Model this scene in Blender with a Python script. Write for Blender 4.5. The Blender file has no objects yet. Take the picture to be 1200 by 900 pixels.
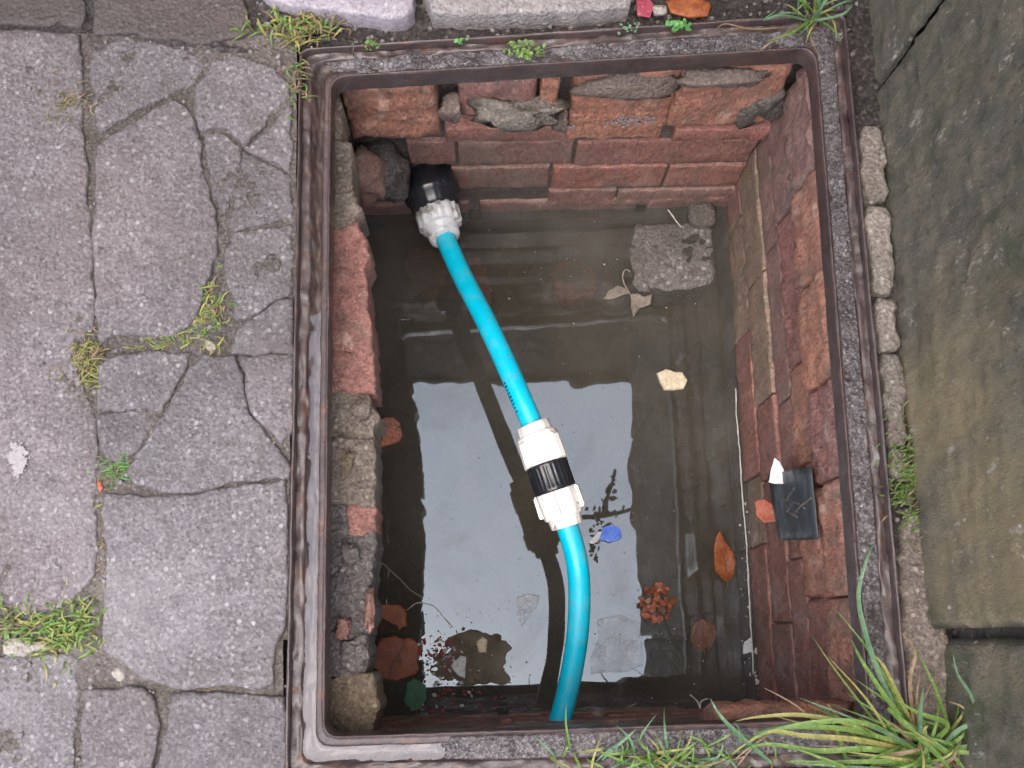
import bpy, math, random
import numpy as np
from mathutils import Vector, Matrix, Euler, noise
from mathutils.geometry import delaunay_2d_cdt
random.seed(7)
S = bpy.context.scene
COL = S.collection

# ------------------------------------------------------------------ camera
F_PX = 1456.3                        # focal length in pixels of the 1200 px wide photograph
CAM_ROT = (0.2036, -0.0187, -0.0323)
CAM_LOC = Vector((-0.092, -0.2262, 1.070))
cam = bpy.data.cameras.new('camera'); cam.lens = 36.0 * F_PX / 1200.0; cam.sensor_width = 36.0
cam.clip_start = 0.02; cam.clip_end = 500
camo = bpy.data.objects.new('camera', cam); COL.objects.link(camo)
camo.rotation_euler = Euler(CAM_ROT, 'XYZ'); camo.location = CAM_LOC
S.camera = camo
CR = Euler(CAM_ROT, 'XYZ').to_matrix()

# ------------------------------------------------------------------ light: overcast daylight
W = bpy.data.worlds.new('World'); S.world = W; W.use_nodes = True
wn = W.node_tree.nodes; wl = W.node_tree.links
for n in list(wn): wn.remove(n)
sky = wn.new('ShaderNodeTexSky'); sky.sky_type = 'NISHITA'; sky.sun_disc = False
SUN_EL, SUN_AZ = math.radians(72), math.radians(212)
sky.sun_elevation = SUN_EL; sky.sun_rotation = SUN_AZ
sky.air_density = 1.0; sky.dust_density = 4.0; sky.ozone_density = 0.6
bg = wn.new('ShaderNodeBackground'); bg.inputs['Strength'].default_value = 0.15
wo = wn.new('ShaderNodeOutputWorld')
wl.new(sky.outputs[0], bg.inputs['Color']); wl.new(bg.outputs[0], wo.inputs['Surface'])
sl = bpy.data.lights.new('sun', 'SUN'); sl.energy = 1.4; sl.angle = math.radians(70); sl.color = (1.0, 0.985, 0.97)
so = bpy.data.objects.new('sun', sl); COL.objects.link(so)
sd = Vector((math.sin(SUN_AZ) * math.cos(SUN_EL), math.cos(SUN_AZ) * math.cos(SUN_EL), math.sin(SUN_EL)))
so.rotation_euler = sd.to_track_quat('Z', 'Y').to_euler(); so.location = (0, 0, 5)
S.view_settings.view_transform = 'Standard'; S.view_settings.look = 'None'
S.view_settings.exposure = 1.35; S.view_settings.gamma = 1.0

# ------------------------------------------------------------------ helpers
def ray(px, py):
    return CR @ Vector(((px - 600) / F_PX, (450 - py) / F_PX, -1.0))
def at(px, py, z):
    d = ray(px, py); t = (z - CAM_LOC.z) / d.z
    return CAM_LOC + d * t
def at_plane(px, py, axis, val):
    d = ray(px, py); t = (val - CAM_LOC[axis]) / d[axis]
    return CAM_LOC + d * t

def tag(o, label=None, cat=None, group=None, kind=None):
    if label: o['label'] = label
    if cat: o['category'] = cat
    if group: o['group'] = group
    if kind: o['kind'] = kind
    return o
def link(name, verts, faces, mat, parent=None, smooth=True, mats=None, fmat=None):
    me = bpy.data.meshes.new(name)
    me.from_pydata([tuple(v) for v in verts], [], faces)
    for m in (mats or [mat]): me.materials.append(m)
    if fmat is not None: me.polygons.foreach_set('material_index', fmat)
    if smooth: me.polygons.foreach_set('use_smooth', [True] * len(me.polygons))
    me.update()
    o = bpy.data.objects.new(name, me); COL.objects.link(o)
    if parent: o.parent = parent
    return o
def empty(name, label=None, cat=None, group=None, kind=None):
    o = bpy.data.objects.new(name, None); COL.objects.link(o); o.empty_display_size = 0.02
    return tag(o, label, cat, group, kind)
def fn(p, s, o=0.0, oct=3):
    v = Vector((p[0] * s + o, p[1] * s + o * 1.7, p[2] * s - o))
    r = 0; a = 1
    for i in range(oct):
        r += a * noise.noise(v); v = v * 2.13; a *= 0.5
    return r

# ------------------------------------------------------------------ materials
class NT:
    def __init__(s, name):
        s.m = bpy.data.materials.new(name); s.m.use_nodes = True
        s.t = s.m.node_tree; s.n = s.t.nodes; s.l = s.t.links
        for n in list(s.n): s.n.remove(n)
        s.out = s.n.new('ShaderNodeOutputMaterial')
        s.p = s.n.new('ShaderNodeBsdfPrincipled'); s.l.new(s.p.outputs[0], s.out.inputs[0])
        s.geo = s.n.new('ShaderNodeNewGeometry').outputs['Position']
    def lk(s, v, inp):
        if isinstance(v, bpy.types.NodeSocket): s.l.new(v, inp)
        elif v is not None:
            if isinstance(v, tuple) and len(v) == 3 and inp.type == 'RGBA': v = v + (1,)
            inp.default_value = v
    def noise(s, scale, detail=4, rough=0.55, vec=None, dist=0.0):
        n = s.n.new('ShaderNodeTexNoise'); n.inputs['Scale'].default_value = scale
        n.inputs['Detail'].default_value = detail; n.inputs['Roughness'].default_value = rough
        n.inputs['Distortion'].default_value = dist
        s.l.new(vec or s.geo, n.inputs['Vector']); return n.outputs[0]
    def voro(s, scale, feature='F1', out='Color', vec=None, rnd=1.0):
        n = s.n.new('ShaderNodeTexVoronoi'); n.feature = feature; n.inputs['Scale'].default_value = scale
        n.inputs['Randomness'].default_value = rnd
        s.l.new(vec or s.geo, n.inputs['Vector']); return n.outputs[out]
    def map(s, v, a, b, c=0.0, d=1.0):
        n = s.n.new('ShaderNodeMapRange'); n.clamp = True
        s.lk(v, n.inputs[0])
        for i, x in enumerate((a, b, c, d)): s.lk(x, n.inputs[i + 1])
        return n.outputs[0]
    def mix(s, f, a, b, mode='MIX'):
        n = s.n.new('ShaderNodeMix'); n.data_type = 'RGBA'; n.blend_type = mode
        s.lk(f, n.inputs[0]); s.lk(a, n.inputs[6]); s.lk(b, n.inputs[7]); return n.outputs[2]
    def math(s, op, a, b=None):
        n = s.n.new('ShaderNodeMath'); n.operation = op
        s.lk(a, n.inputs[0])
        if b is not None: s.lk(b, n.inputs[1])
        return n.outputs[0]
    def sep(s, v, i):
        n = s.n.new('ShaderNodeSeparateXYZ'); s.l.new(v, n.inputs[0]); return n.outputs[i]
    def rnd(s):
        return s.n.new('ShaderNodeObjectInfo').outputs['Random']
    def bump(s, h, dist, strength=1.0, prev=None):
        n = s.n.new('ShaderNodeBump'); n.inputs['Distance'].default_value = dist
        n.inputs['Strength'].default_value = strength
        s.l.new(h, n.inputs['Height'])
        if prev: s.l.new(prev, n.inputs['Normal'])
        return n.outputs[0]
    def done(s, col, rough=0.6, nrm=None, spec=0.5, **kw):
        s.lk(col, s.p.inputs['Base Color']); s.lk(rough, s.p.inputs['Roughness'])
        s.lk(spec, s.p.inputs['Specular IOR Level'])
        if nrm: s.l.new(nrm, s.p.inputs['Normal'])
        for k, v in kw.items(): s.lk(v, s.p.inputs[k.replace('_', ' ')])
        return s.m

def m_stone(name, base, base2, speck=(0.62, 0.6, 0.6), dark=(0.07, 0.06, 0.06), amount=0.12, rough=(0.35, 0.75), bumpd=0.0016, tint=(0.10, 0.10, 0.06), grain=420):
    t = NT(name)
    big = t.noise(6, 4, 0.6); mid = t.noise(40, 5, 0.6)
    c = t.mix(t.map(big, 0.35, 0.65), base, base2)
    c = t.mix(t.map(mid, 0.35, 0.75, 0, 0.5), c, tint)
    g = t.voro(grain, out='Color'); gv = t.sep(g, 0)
    c = t.mix(t.map(gv, 0.0, 1.0, 0.0, 0.55), c, t.mix(t.sep(g, 1), dark, speck))
    g2 = t.voro(grain * 0.42, out='Color'); d2 = t.voro(grain * 0.42, out='Distance')
    sp = t.math('MULTIPLY', t.map(t.sep(g2, 0), 1 - amount, 1 - amount + 0.01), t.map(d2, 0.28, 0.4, 1, 0))
    c = t.mix(t.math('MULTIPLY', sp, 0.75), c, speck)
    c = t.mix(t.map(t.noise(150, 6, 0.8, dist=0.8), 0.50, 0.66, 0, 0.55), c, dark)
    c = t.mix(t.map(t.noise(9, 5, 0.65, dist=0.6), 0.55, 0.68, 0, 0.35), c, tint)
    g3 = t.voro(grain * 0.2, out='Color'); d3 = t.voro(grain * 0.2, out='Distance')
    sp3 = t.math('MULTIPLY', t.map(t.sep(g3, 1), 1 - amount * 0.3, 1 - amount * 0.3 + 0.01), t.map(d3, 0.14, 0.22, 1, 0))
    c = t.mix(t.math('MULTIPLY', sp3, t.map(t.noise(300, 2), 0.35, 0.6, 0.2, 0.95)), c, speck)
    c = t.mix(t.map(t.noise(4.5, 6, 0.7, dist=1.0), 0.54, 0.66, 0, 0.45), c, tint)
    c = t.mix(t.map(t.noise(3.2, 6, 0.7, dist=0.8, vec=None), 0.30, 0.42, 0.30, 0), c, speck)
    c = t.mix(1.0, c, t.mix(t.rnd(), (0.80, 0.79, 0.80), (1.10, 1.08, 1.09)), 'MULTIPLY')
    c = t.mix(t.map(t.noise(2.6, 4, 0.6, dist=0.5), 0.50, 0.62, 0, 0.30), c, dark)
    h = t.noise(190, 6, 0.75)
    h2 = t.voro(grain * 0.6, out='Distance')
    n = t.bump(h, bumpd * 1.6, 1.0); n = t.bump(h2, bumpd * 0.7, 0.9, n)
    r = t.map(t.noise(14, 3), 0.35, 0.65, rough[0], rough[1])
    return t.done(c, r, n, 0.5)

M = {}
M['paver'] = m_stone('wet_paving_concrete', (0.29, 0.25, 0.265), (0.21, 0.19, 0.205), amount=0.12, tint=(0.15, 0.125, 0.12))
M['paver_blue'] = m_stone('wet_blue_grey_paving', (0.285, 0.255, 0.27), (0.21, 0.195, 0.21), amount=0.11, tint=(0.15, 0.13, 0.12))
M['paver_pink'] = m_stone('pinkish_paving', (0.30, 0.25, 0.26), (0.225, 0.20, 0.215), amount=0.10, tint=(0.17, 0.13, 0.125))
M['paver_dark'] = m_stone('dark_wet_paving', (0.085, 0.062, 0.055), (0.055, 0.042, 0.038), speck=(0.17, 0.15, 0.145), amount=0.07, tint=(0.05, 0.04, 0.035), rough=(0.25, 0.55))
M['kerb_pale'] = m_stone('smooth_lavender_slab', (0.42, 0.37, 0.43), (0.36, 0.32, 0.38), amount=0.02, bumpd=0.0003, tint=(0.34, 0.30, 0.34))
M['kerb_grit'] = m_stone('pale_grit_slab', (0.46, 0.42, 0.40), (0.38, 0.35, 0.35), amount=0.1, tint=(0.25, 0.22, 0.2))
M['pale_mortar'] = m_stone('pale_mortar', (0.46, 0.40, 0.33), (0.36, 0.31, 0.26), speck=(0.75, 0.7, 0.62), amount=0.1, tint=(0.20, 0.17, 0.12), bumpd=0.003)
M['mortar_dark'] = m_stone('dirty_mortar', (0.17, 0.145, 0.12), (0.10, 0.085, 0.075), speck=(0.4, 0.36, 0.3), amount=0.08, tint=(0.07, 0.06, 0.05), bumpd=0.002)
M['mortar_lo'] = m_stone('stained_mortar', (0.25, 0.19, 0.155), (0.17, 0.13, 0.11), speck=(0.4, 0.33, 0.27), amount=0.06, tint=(0.12, 0.08, 0.065), bumpd=0.002)
M['mortar_mid'] = m_stone('beige_rubble', (0.36, 0.29, 0.23), (0.22, 0.18, 0.15), speck=(0.6, 0.52, 0.42), amount=0.12, tint=(0.10, 0.075, 0.06), bumpd=0.003)
M['rubble_grey'] = m_stone('dark_rubble', (0.17, 0.15, 0.145), (0.09, 0.08, 0.08), speck=(0.5, 0.46, 0.42), amount=0.08, tint=(0.05, 0.045, 0.045), bumpd=0.003)
M['ochre'] = m_stone('ochre_stone', (0.30, 0.215, 0.125), (0.15, 0.105, 0.07), speck=(0.5, 0.44, 0.3), amount=0.06, tint=(0.15, 0.11, 0.06), bumpd=0.003)
M['concrete_block'] = m_stone('gravelly_concrete', (0.24, 0.22, 0.20), (0.16, 0.145, 0.135), speck=(0.55, 0.52, 0.5), amount=0.25, tint=(0.10, 0.09, 0.08), bumpd=0.003, grain=300)
M['white_stone'] = m_stone('cream_stone', (0.70, 0.64, 0.54), (0.58, 0.52, 0.43), amount=0.05, tint=(0.4, 0.35, 0.28))
M['soil'] = m_stone('wet_soil', (0.085, 0.065, 0.055), (0.05, 0.04, 0.035), speck=(0.42, 0.38, 0.36), amount=0.07, tint=(0.03, 0.025, 0.02), rough=(0.3, 0.7), bumpd=0.004, grain=330)
M['joint'] = m_stone('joint_mortar', (0.26, 0.215, 0.19), (0.15, 0.125, 0.11), speck=(0.5, 0.45, 0.42), amount=0.08, tint=(0.09, 0.085, 0.055), rough=(0.3, 0.7), bumpd=0.003)

def m_brick(name, a, b, grime, pale=(0.5, 0.42, 0.36), g_amt=0.5, p_amt=0.2, bumpd=0.0018, tide=True):
    t = NT(name)
    v = t.n.new('ShaderNodeMapping'); v.inputs['Scale'].default_value = (1, 1, 0.45); t.l.new(t.geo, v.inputs[0]); t.raw = t.geo; t.geo = v.outputs[0]
    r = t.rnd()
    c = t.mix(r, a, b)
    c = t.mix(t.map(t.noise(30, 5, 0.65), 0.35, 0.65, 0, 0.8), c, tuple(x * 0.62 for x in a))
    c = t.mix(t.map(t.voro(500, out='Distance'), 0.1, 0.5, 0.28, 0), c, pale)
    c = t.mix(t.map(t.noise(75, 7, 0.78, dist=0.5), 0.50, 0.66, 0, 0.55), c, tuple(x * 0.42 for x in b))
    c = t.mix(t.map(t.noise(110, 6, 0.75), 0.56, 0.68, 0, 0.55), c, pale)
    c = t.mix(t.map(t.noise(210, 4, 0.75), 0.50, 0.62, 0, 0.6), c, tuple(x * 0.35 for x in b))
    c = t.mix(t.map(t.noise(260, 4, 0.8, dist=1.0), 0.58, 0.64, 0, 0.55), c, pale)
    c = t.mix(t.map(t.noise(12, 5, 0.7, dist=1.0), 0.52, 0.64, 0, 0.4), c, (0.16, 0.13, 0.105))
    pm = t.map(t.noise(17, 6, 0.7, dist=0.6), 0.58, 0.70, 0, p_amt * 2.5)
    c = t.mix(pm, c, pale)
    gm = t.map(t.noise(22, 6, 0.68, dist=0.4), 0.62 - g_amt * 0.25, 0.78 - g_amt * 0.25, 0, 0.9)
    c = t.mix(gm, c, grime)
    if tide:                                       # slime left by the standing water, over the lowest courses
        z = t.sep(t.raw, 2)
        zz = t.math('ADD', z, t.math('MULTIPLY', t.noise(9, 4), 0.14))
        c = t.mix(t.map(zz, -0.40, -0.53, 0, 0.85), c, (0.040, 0.035, 0.026))
    n = t.bump(t.noise(160, 7, 0.72), bumpd * 1.6, 1.0)
    n = t.bump(t.voro(230, out='Distance'), bumpd * 0.5, 0.7, n)
    return t.done(c, t.map(t.noise(25), 0.35, 0.65, 0.35, 0.75), n, 0.45)
M['brick_o'] = m_brick('orange_brick', (0.41, 0.18, 0.115), (0.35, 0.155, 0.11), (0.12, 0.09, 0.07), pale=(0.50, 0.36, 0.29), g_amt=0.35, p_amt=0.3, bumpd=0.003)
M['brick_r'] = m_brick('red_brick', (0.30, 0.125, 0.10), (0.25, 0.125, 0.105), (0.12, 0.085, 0.07), pale=(0.42, 0.29, 0.24), g_amt=0.35, p_amt=0.2)
M['brick_p'] = m_brick('pinkish_brown_brick', (0.25, 0.125, 0.11), (0.22, 0.14, 0.12), (0.13, 0.10, 0.085), pale=(0.34, 0.27, 0.22), g_amt=0.5, p_amt=0.2)
M['brick_g'] = m_brick('mortar_smeared_brick', (0.33, 0.22, 0.165), (0.25, 0.18, 0.13), (0.13, 0.12, 0.08), pale=(0.42, 0.34, 0.26), g_amt=0.4, p_amt=0.4)
M['brick_pink'] = m_brick('worn_pink_brick', (0.50, 0.23, 0.19), (0.46, 0.20, 0.17), (0.16, 0.11, 0.09), pale=(0.70, 0.48, 0.42), g_amt=0.2, p_amt=0.5, bumpd=0.004)
M['brick_sub'] = m_brick('silted_brick', (0.32, 0.10, 0.055), (0.24, 0.085, 0.06), (0.07, 0.055, 0.045), g_amt=0.5, p_amt=0.05, tide=False)

def m_iron(coat=0.35, nm='wet_rusty_iron'):
    t = NT(nm)
    c = t.mix(t.map(t.noise(24, 6, 0.7), 0.35, 0.65), (0.052, 0.035, 0.036), (0.105, 0.070, 0.066))
    c = t.mix(t.map(t.noise(70, 5, 0.7), 0.56, 0.72), c, (0.17, 0.075, 0.045))
    c = t.mix(t.map(t.voro(380, out='Distance'), 0.05, 0.13, 0.5, 0), c, (0.4, 0.36, 0.36))
    n = t.bump(t.noise(210, 6, 0.7), 0.0012, 1.0)
    return t.done(c, t.map(t.noise(35, 4), 0.35, 0.65, 0.22, 0.55), n, 0.5, Coat_Weight=coat, Coat_Roughness=0.22)
M['iron'] = m_iron(); M['iron_lip'] = m_iron(0.05, 'rusty_iron_lip')
def m_grit():
    t = NT('packed_grit')
    c = t.mix(t.map(t.noise(50, 5, 0.7), 0.35, 0.65), (0.060, 0.048, 0.048), (0.17, 0.145, 0.15))
    g = t.voro(620, out='Color'); c = t.mix(t.map(t.sep(g, 0), 0.45, 1.0, 0, 0.75), c, (0.40, 0.36, 0.38))
    g2 = t.voro(170, out='Color'); d2 = t.voro(170, out='Distance')
    c = t.mix(t.math('MULTIPLY', t.map(t.sep(g2, 0), 0.88, 0.89), t.map(d2, 0.15, 0.3, 1, 0)), c, (0.6, 0.55, 0.5))
    c = t.mix(t.map(t.noise(16, 4, 0.6), 0.6, 0.72, 0, 0.5), c, (0.05, 0.045, 0.03))
    n = t.bump(t.noise(480, 5, 0.78), 0.003, 1.0); n = t.bump(t.voro(620, out='Distance'), 0.0015, 0.8, n)
    return t.done(c, t.map(t.noise(120), 0.4, 0.6, 0.3, 0.65), n, 0.45, Coat_Weight=0.2, Coat_Roughness=0.2)
M['grit'] = m_grit()

def m_wall():
    t = NT('mossy_render')
    v = t.n.new('ShaderNodeMapping'); v.inputs['Scale'].default_value = (1, 1, 0.42); t.l.new(t.geo, v.inputs[0]); vv = v.outputs[0]
    c = t.mix(t.map(t.noise(22, 7, 0.75, vv), 0.35, 0.65), (0.085, 0.084, 0.066), (0.15, 0.138, 0.108))
    c = t.mix(t.map(t.noise(70, 7, 0.78, vv), 0.45, 0.62, 0, 0.85), c, (0.20, 0.17, 0.12))
    c = t.mix(t.map(t.noise(140, 5, 0.75, vv), 0.52, 0.66, 0, 0.75), c, (0.035, 0.038, 0.028))
    c = t.mix(t.map(t.noise(13, 4, 0.6, vv, 0.6), 0.56, 0.68, 0, 0.8), c, (0.06, 0.072, 0.03))
    c = t.mix(t.map(t.noise(5, 4, 0.6, vv), 0.56, 0.70, 0, 0.7), c, (0.30, 0.235, 0.13))
    c = t.mix(t.map(t.noise(38, 8, 0.82, vv), 0.585, 0.65, 0, 0.85), c, (0.42, 0.38, 0.33))
    c = t.mix(t.map(t.noise(200, 4, 0.8, vv), 0.60, 0.68, 0, 0.7), c, (0.34, 0.31, 0.26))
    d = t.voro(120, out='Distance', vec=vv); g = t.voro(120, out='Color', vec=vv)
    c = t.mix(t.math('MULTIPLY', t.map(d, 0.12, 0.25, 1, 0), t.map(t.sep(g, 0), 0.9, 0.91)), c, (0.5, 0.47, 0.42))
    n = t.bump(t.noise(140, 8, 0.8, vv), 0.0045, 1.0); n = t.bump(t.noise(420, 3, 0.6, vv), 0.0015, 0.9, n)
    return t.done(c, t.map(t.noise(20), 0.35, 0.65, 0.5, 0.85), n, 0.4)
M['wall'] = m_wall()
M['dark_render'] = m_stone('dark_blocker_render', (0.022, 0.021, 0.018), (0.016, 0.015, 0.013), speck=(0.04, 0.036, 0.03), amount=0.02, rough=(0.85, 0.95), tint=(0.03, 0.03, 0.025))  # near-black so the added wall stays dark where the water mirrors it

def m_water():
    t = NT('murky_water'); t.n.remove(t.p)
    film = t.map(t.noise(5.5, 5, 0.6, dist=1.2), 0.50, 0.68, 0, 1)
    fine = t.map(t.voro(330, out='Distance'), 0.03, 0.07, 1, 0)
    nb = t.bump(t.noise(9, 2, 0.4), 0.0006, 1.0)
    gl = t.n.new('ShaderNodeBsdfGlossy'); gl.inputs['Roughness'].default_value = 0.012; gl.inputs['Color'].default_value = (0.74, 0.86, 1.0, 1)
    t.l.new(nb, gl.inputs['Normal'])
    tr = t.n.new('ShaderNodeBsdfTransparent'); tr.inputs[0].default_value = (0.78, 0.74, 0.64, 1)
    df = t.n.new('ShaderNodeBsdfDiffuse')
    t.lk(t.mix(t.map(t.noise(8, 5, 0.6), 0.35, 0.65), (0.056, 0.053, 0.046), (0.092, 0.087, 0.076)), df.inputs[0])
    m1 = t.n.new('ShaderNodeMixShader')
    t.lk(t.math('ADD', t.map(film, 0, 1, 0.56, 0.84), t.math('MULTIPLY', fine, 0.3)), m1.inputs[0]); t.l.new(tr.outputs[0], m1.inputs[1]); t.l.new(df.outputs[0], m1.inputs[2])
    lw = t.n.new('ShaderNodeFresnel'); lw.inputs['IOR'].default_value = 1.33; t.l.new(nb, lw.inputs['Normal'])
    refl = t.math('ADD', t.math('MULTIPLY', lw.outputs[0], 1.0), t.map(film, 0, 1, 0.040, 0.024))
    m2 = t.n.new('ShaderNodeMixShader')
    t.l.new(refl, m2.inputs[0]); t.l.new(m1.outputs[0], m2.inputs[1]); t.l.new(gl.outputs[0], m2.inputs[2])
    t.l.new(m2.outputs[0], t.out.inputs[0]); return t.m
M['water'] = m_water()
def m_puddle():
    t = NT('rain_puddle'); t.n.remove(t.p)
    nb = t.bump(t.noise(40, 2, 0.4), 0.0003, 1.0)
    gl = t.n.new('ShaderNodeBsdfGlossy'); gl.inputs['Roughness'].default_value = 0.03; gl.inputs['Color'].default_value = (0.82, 0.86, 1.0, 1); t.l.new(nb, gl.inputs['Normal'])
    tr = t.n.new('ShaderNodeBsdfTransparent'); tr.inputs[0].default_value = (0.85, 0.83, 0.80, 1)
    m2 = t.n.new('ShaderNodeMixShader'); m2.inputs[0].default_value = 0.036
    t.l.new(tr.outputs[0], m2.inputs[1]); t.l.new(gl.outputs[0], m2.inputs[2]); t.l.new(m2.outputs[0], t.out.inputs[0]); return t.m
M['puddle'] = m_puddle()

def m_silt():
    t = NT('pit_silt')
    c = t.mix(t.map(t.noise(12, 6, 0.65, dist=0.5), 0.35, 0.65), (0.06, 0.052, 0.04), (0.19, 0.165, 0.125))
    c = t.mix(t.map(t.noise(45, 5, 0.7), 0.58, 0.7, 0, 0.8), c, (0.25, 0.20, 0.15))
    return t.done(c, 0.9, t.bump(t.noise(80, 5), 0.003, 1.0), 0.2)
M['silt'] = m_silt()

def m_plastic(name, col, grime=(0.16, 0.15, 0.12), g=0.62, rough=0.35, bumps=0.0002, darkspots=True, **kw):
    t = NT(name)
    c = t.mix(t.map(t.noise(60, 6, 0.7), g, g + 0.08, 0, 0.75), col, grime)
    if darkspots:
        d = t.voro(300, out='Distance'); gg = t.voro(300, out='Color')
        c = t.mix(t.math('MULTIPLY', t.map(d, 0.1, 0.22, 1, 0), t.map(t.sep(gg, 0), 0.86, 0.88)), c, (0.06, 0.055, 0.05))
    return t.done(c, t.map(t.noise(40), 0.4, 0.6, rough * 0.8, rough * 1.4), t.bump(t.noise(220, 4), bumps, 1.0), 0.5, **kw)
M['white'] = m_plastic('grubby_white_plastic', (0.74, 0.74, 0.72), g=0.60)
M['white_dull'] = m_plastic('dulled_white_plastic', (0.50, 0.52, 0.54), g=0.52)
M['black'] = m_plastic('black_ribbed_plastic', (0.013, 0.015, 0.020), grime=(0.07, 0.065, 0.055), g=0.62, rough=0.3, darkspots=False)
M['plate'] = m_plastic('dark_plastic', (0.035, 0.042, 0.048), grime=(0.10, 0.09, 0.08), g=0.60, rough=0.4, darkspots=False)
def m_pipe():
    t = NT('blue_water_pipe')
    c = t.mix(t.map(t.noise(45, 5, 0.6), 0.35, 0.7), (0.0, 0.50, 0.70), (0.0, 0.43, 0.62))
    c = t.mix(t.map(t.noise(150, 6, 0.75), 0.64, 0.69, 0, 0.85), c, (0.02, 0.07, 0.09))
    c = t.mix(t.map(t.noise(30, 6, 0.75), 0.50, 0.66, 0, 0.65), c, (0.12, 0.36, 0.44))
    c = t.mix(t.map(t.noise(85, 7, 0.8, dist=1.0), 0.58, 0.66, 0, 0.75), c, (0.10, 0.17, 0.17))
    return t.done(c, t.map(t.noise(30), 0.4, 0.6, 0.3, 0.5), t.bump(t.noise(150, 4), 0.0002, 1.0), 0.5)
M['pipe'] = m_pipe()
M['ink'] = NT('pipe_print').done((0.01, 0.02, 0.04), 0.5)

def m_leafy(name, a, b, rough=0.5, trans=True, scale=60, attr=False):
    t = NT(name)
    c = t.mix(t.map(t.noise(scale, 4, 0.6), 0.35, 0.65), a, b)
    c = t.mix(t.map(t.rnd(), 0, 1, 0, 0.4), c, b)
    c = t.mix(t.map(t.noise(scale * 4, 5, 0.75), 0.48, 0.64, 0, 0.6), c, tuple(x * 0.4 for x in a))
    c = t.mix(t.map(t.noise(scale * 2.2, 3, 0.6, dist=1.5), 0.60, 0.66, 0, 0.5), c, tuple(min(.8, x * 1.7 + .03) for x in b))
    m = t.done(c, rough, t.bump(t.noise(300, 4), 0.0006, 0.8), 0.4)
    if trans:
        tl = t.n.new('ShaderNodeBsdfTranslucent'); t.l.new(c, tl.inputs[0])
        mx = t.n.new('ShaderNodeMixShader'); mx.inputs[0].default_value = 0.3
        t.l.new(t.p.outputs[0], mx.inputs[1]); t.l.new(tl.outputs[0], mx.inputs[2]); t.l.new(mx.outputs[0], t.out.inputs[0])
    return m
M['grass'] = m_leafy('fresh_grass', (0.13, 0.25, 0.05), (0.22, 0.34, 0.09))
M['grass_y'] = m_leafy('yellowing_grass', (0.30, 0.34, 0.08), (0.42, 0.38, 0.14))
M['grass_b'] = m_leafy('blue_green_grass', (0.12, 0.25, 0.13), (0.20, 0.33, 0.19))
M['leaf_dark'] = m_leafy('silhouette_leaf', (0.02, 0.03, 0.015), (0.03, 0.035, 0.02), trans=False)  # leaf colour darkened to read as a silhouette in the water
M['lichen'] = m_leafy('pale_lichen', (0.30, 0.28, 0.28), (0.22, 0.20, 0.21), trans=False, scale=300)
M['straw'] = m_leafy('dry_grass', (0.42, 0.31, 0.19), (0.30, 0.20, 0.12))
M['moss'] = m_leafy('moss', (0.07, 0.16, 0.03), (0.17, 0.28, 0.06), scale=200)
M['weed'] = m_leafy('bright_weed', (0.12, 0.34, 0.09), (0.18, 0.44, 0.13))
M['moss_d'] = m_leafy('dull_moss', (0.16, 0.16, 0.07), (0.28, 0.24, 0.13), scale=200)
M['leaf_o'] = m_leafy('orange_leaf', (0.42, 0.13, 0.04), (0.26, 0.07, 0.03))
M['leaf_sod'] = m_leafy('sodden_orange', (0.36, 0.11, 0.04), (0.22, 0.06, 0.03), trans=False)
M['leaf_r'] = m_leafy('red_leaf', (0.50, 0.07, 0.04), (0.55, 0.20, 0.12))
M['leaf_b'] = m_leafy('rust_leaf', (0.34, 0.09, 0.05), (0.58, 0.34, 0.24), scale=160)
M['leaf_brown'] = m_leafy('sodden_brown_leaf', (0.14, 0.07, 0.045), (0.20, 0.10, 0.07))
M['leaf_grey'] = m_leafy('dried_grey_leaf', (0.32, 0.28, 0.23), (0.22, 0.19, 0.16))
M['leaf_green'] = m_leafy('teal_leaf', (0.04, 0.17, 0.09), (0.07, 0.24, 0.14))
M['cream'] = m_leafy('cream_foam', (0.62, 0.55, 0.40), (0.48, 0.40, 0.28), trans=False)
M['paper'] = m_leafy('white_paper', (0.62, 0.63, 0.63), (0.50, 0.51, 0.52), trans=False)
M['blue_wrap'] = m_leafy('blue_wrapper', (0.06, 0.16, 0.70), (0.12, 0.25, 0.80), trans=False)
M['petal'] = m_leafy('dark_red_petal', (0.22, 0.02, 0.04), (0.35, 0.08, 0.12), trans=False)
M['twig'] = m_leafy('pale_twig', (0.34, 0.28, 0.22), (0.22, 0.18, 0.14), trans=False)
M['root'] = m_leafy('whitish_scum', (0.62, 0.60, 0.56), (0.45, 0.43, 0.40), trans=False)
def m_film():
    t = NT('clear_film'); 
    m = t.done((0.55, 0.60, 0.66), 0.15, t.bump(t.noise(60, 4, 0.6, dist=1.0), 0.003, 1.0), 0.6)
    tr = t.n.new('ShaderNodeBsdfTransparent'); mx = t.n.new('ShaderNodeMixShader')
    t.lk(t.map(t.noise(45, 4, 0.6), 0.35, 0.65, 0.08, 0.5), mx.inputs[0])
    t.l.new(tr.outputs[0], mx.inputs[1]); t.l.new(t.p.outputs[0], mx.inputs[2]); t.l.new(mx.outputs[0], t.out.inputs[0])
    return m
M['film'] = m_film()

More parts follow.
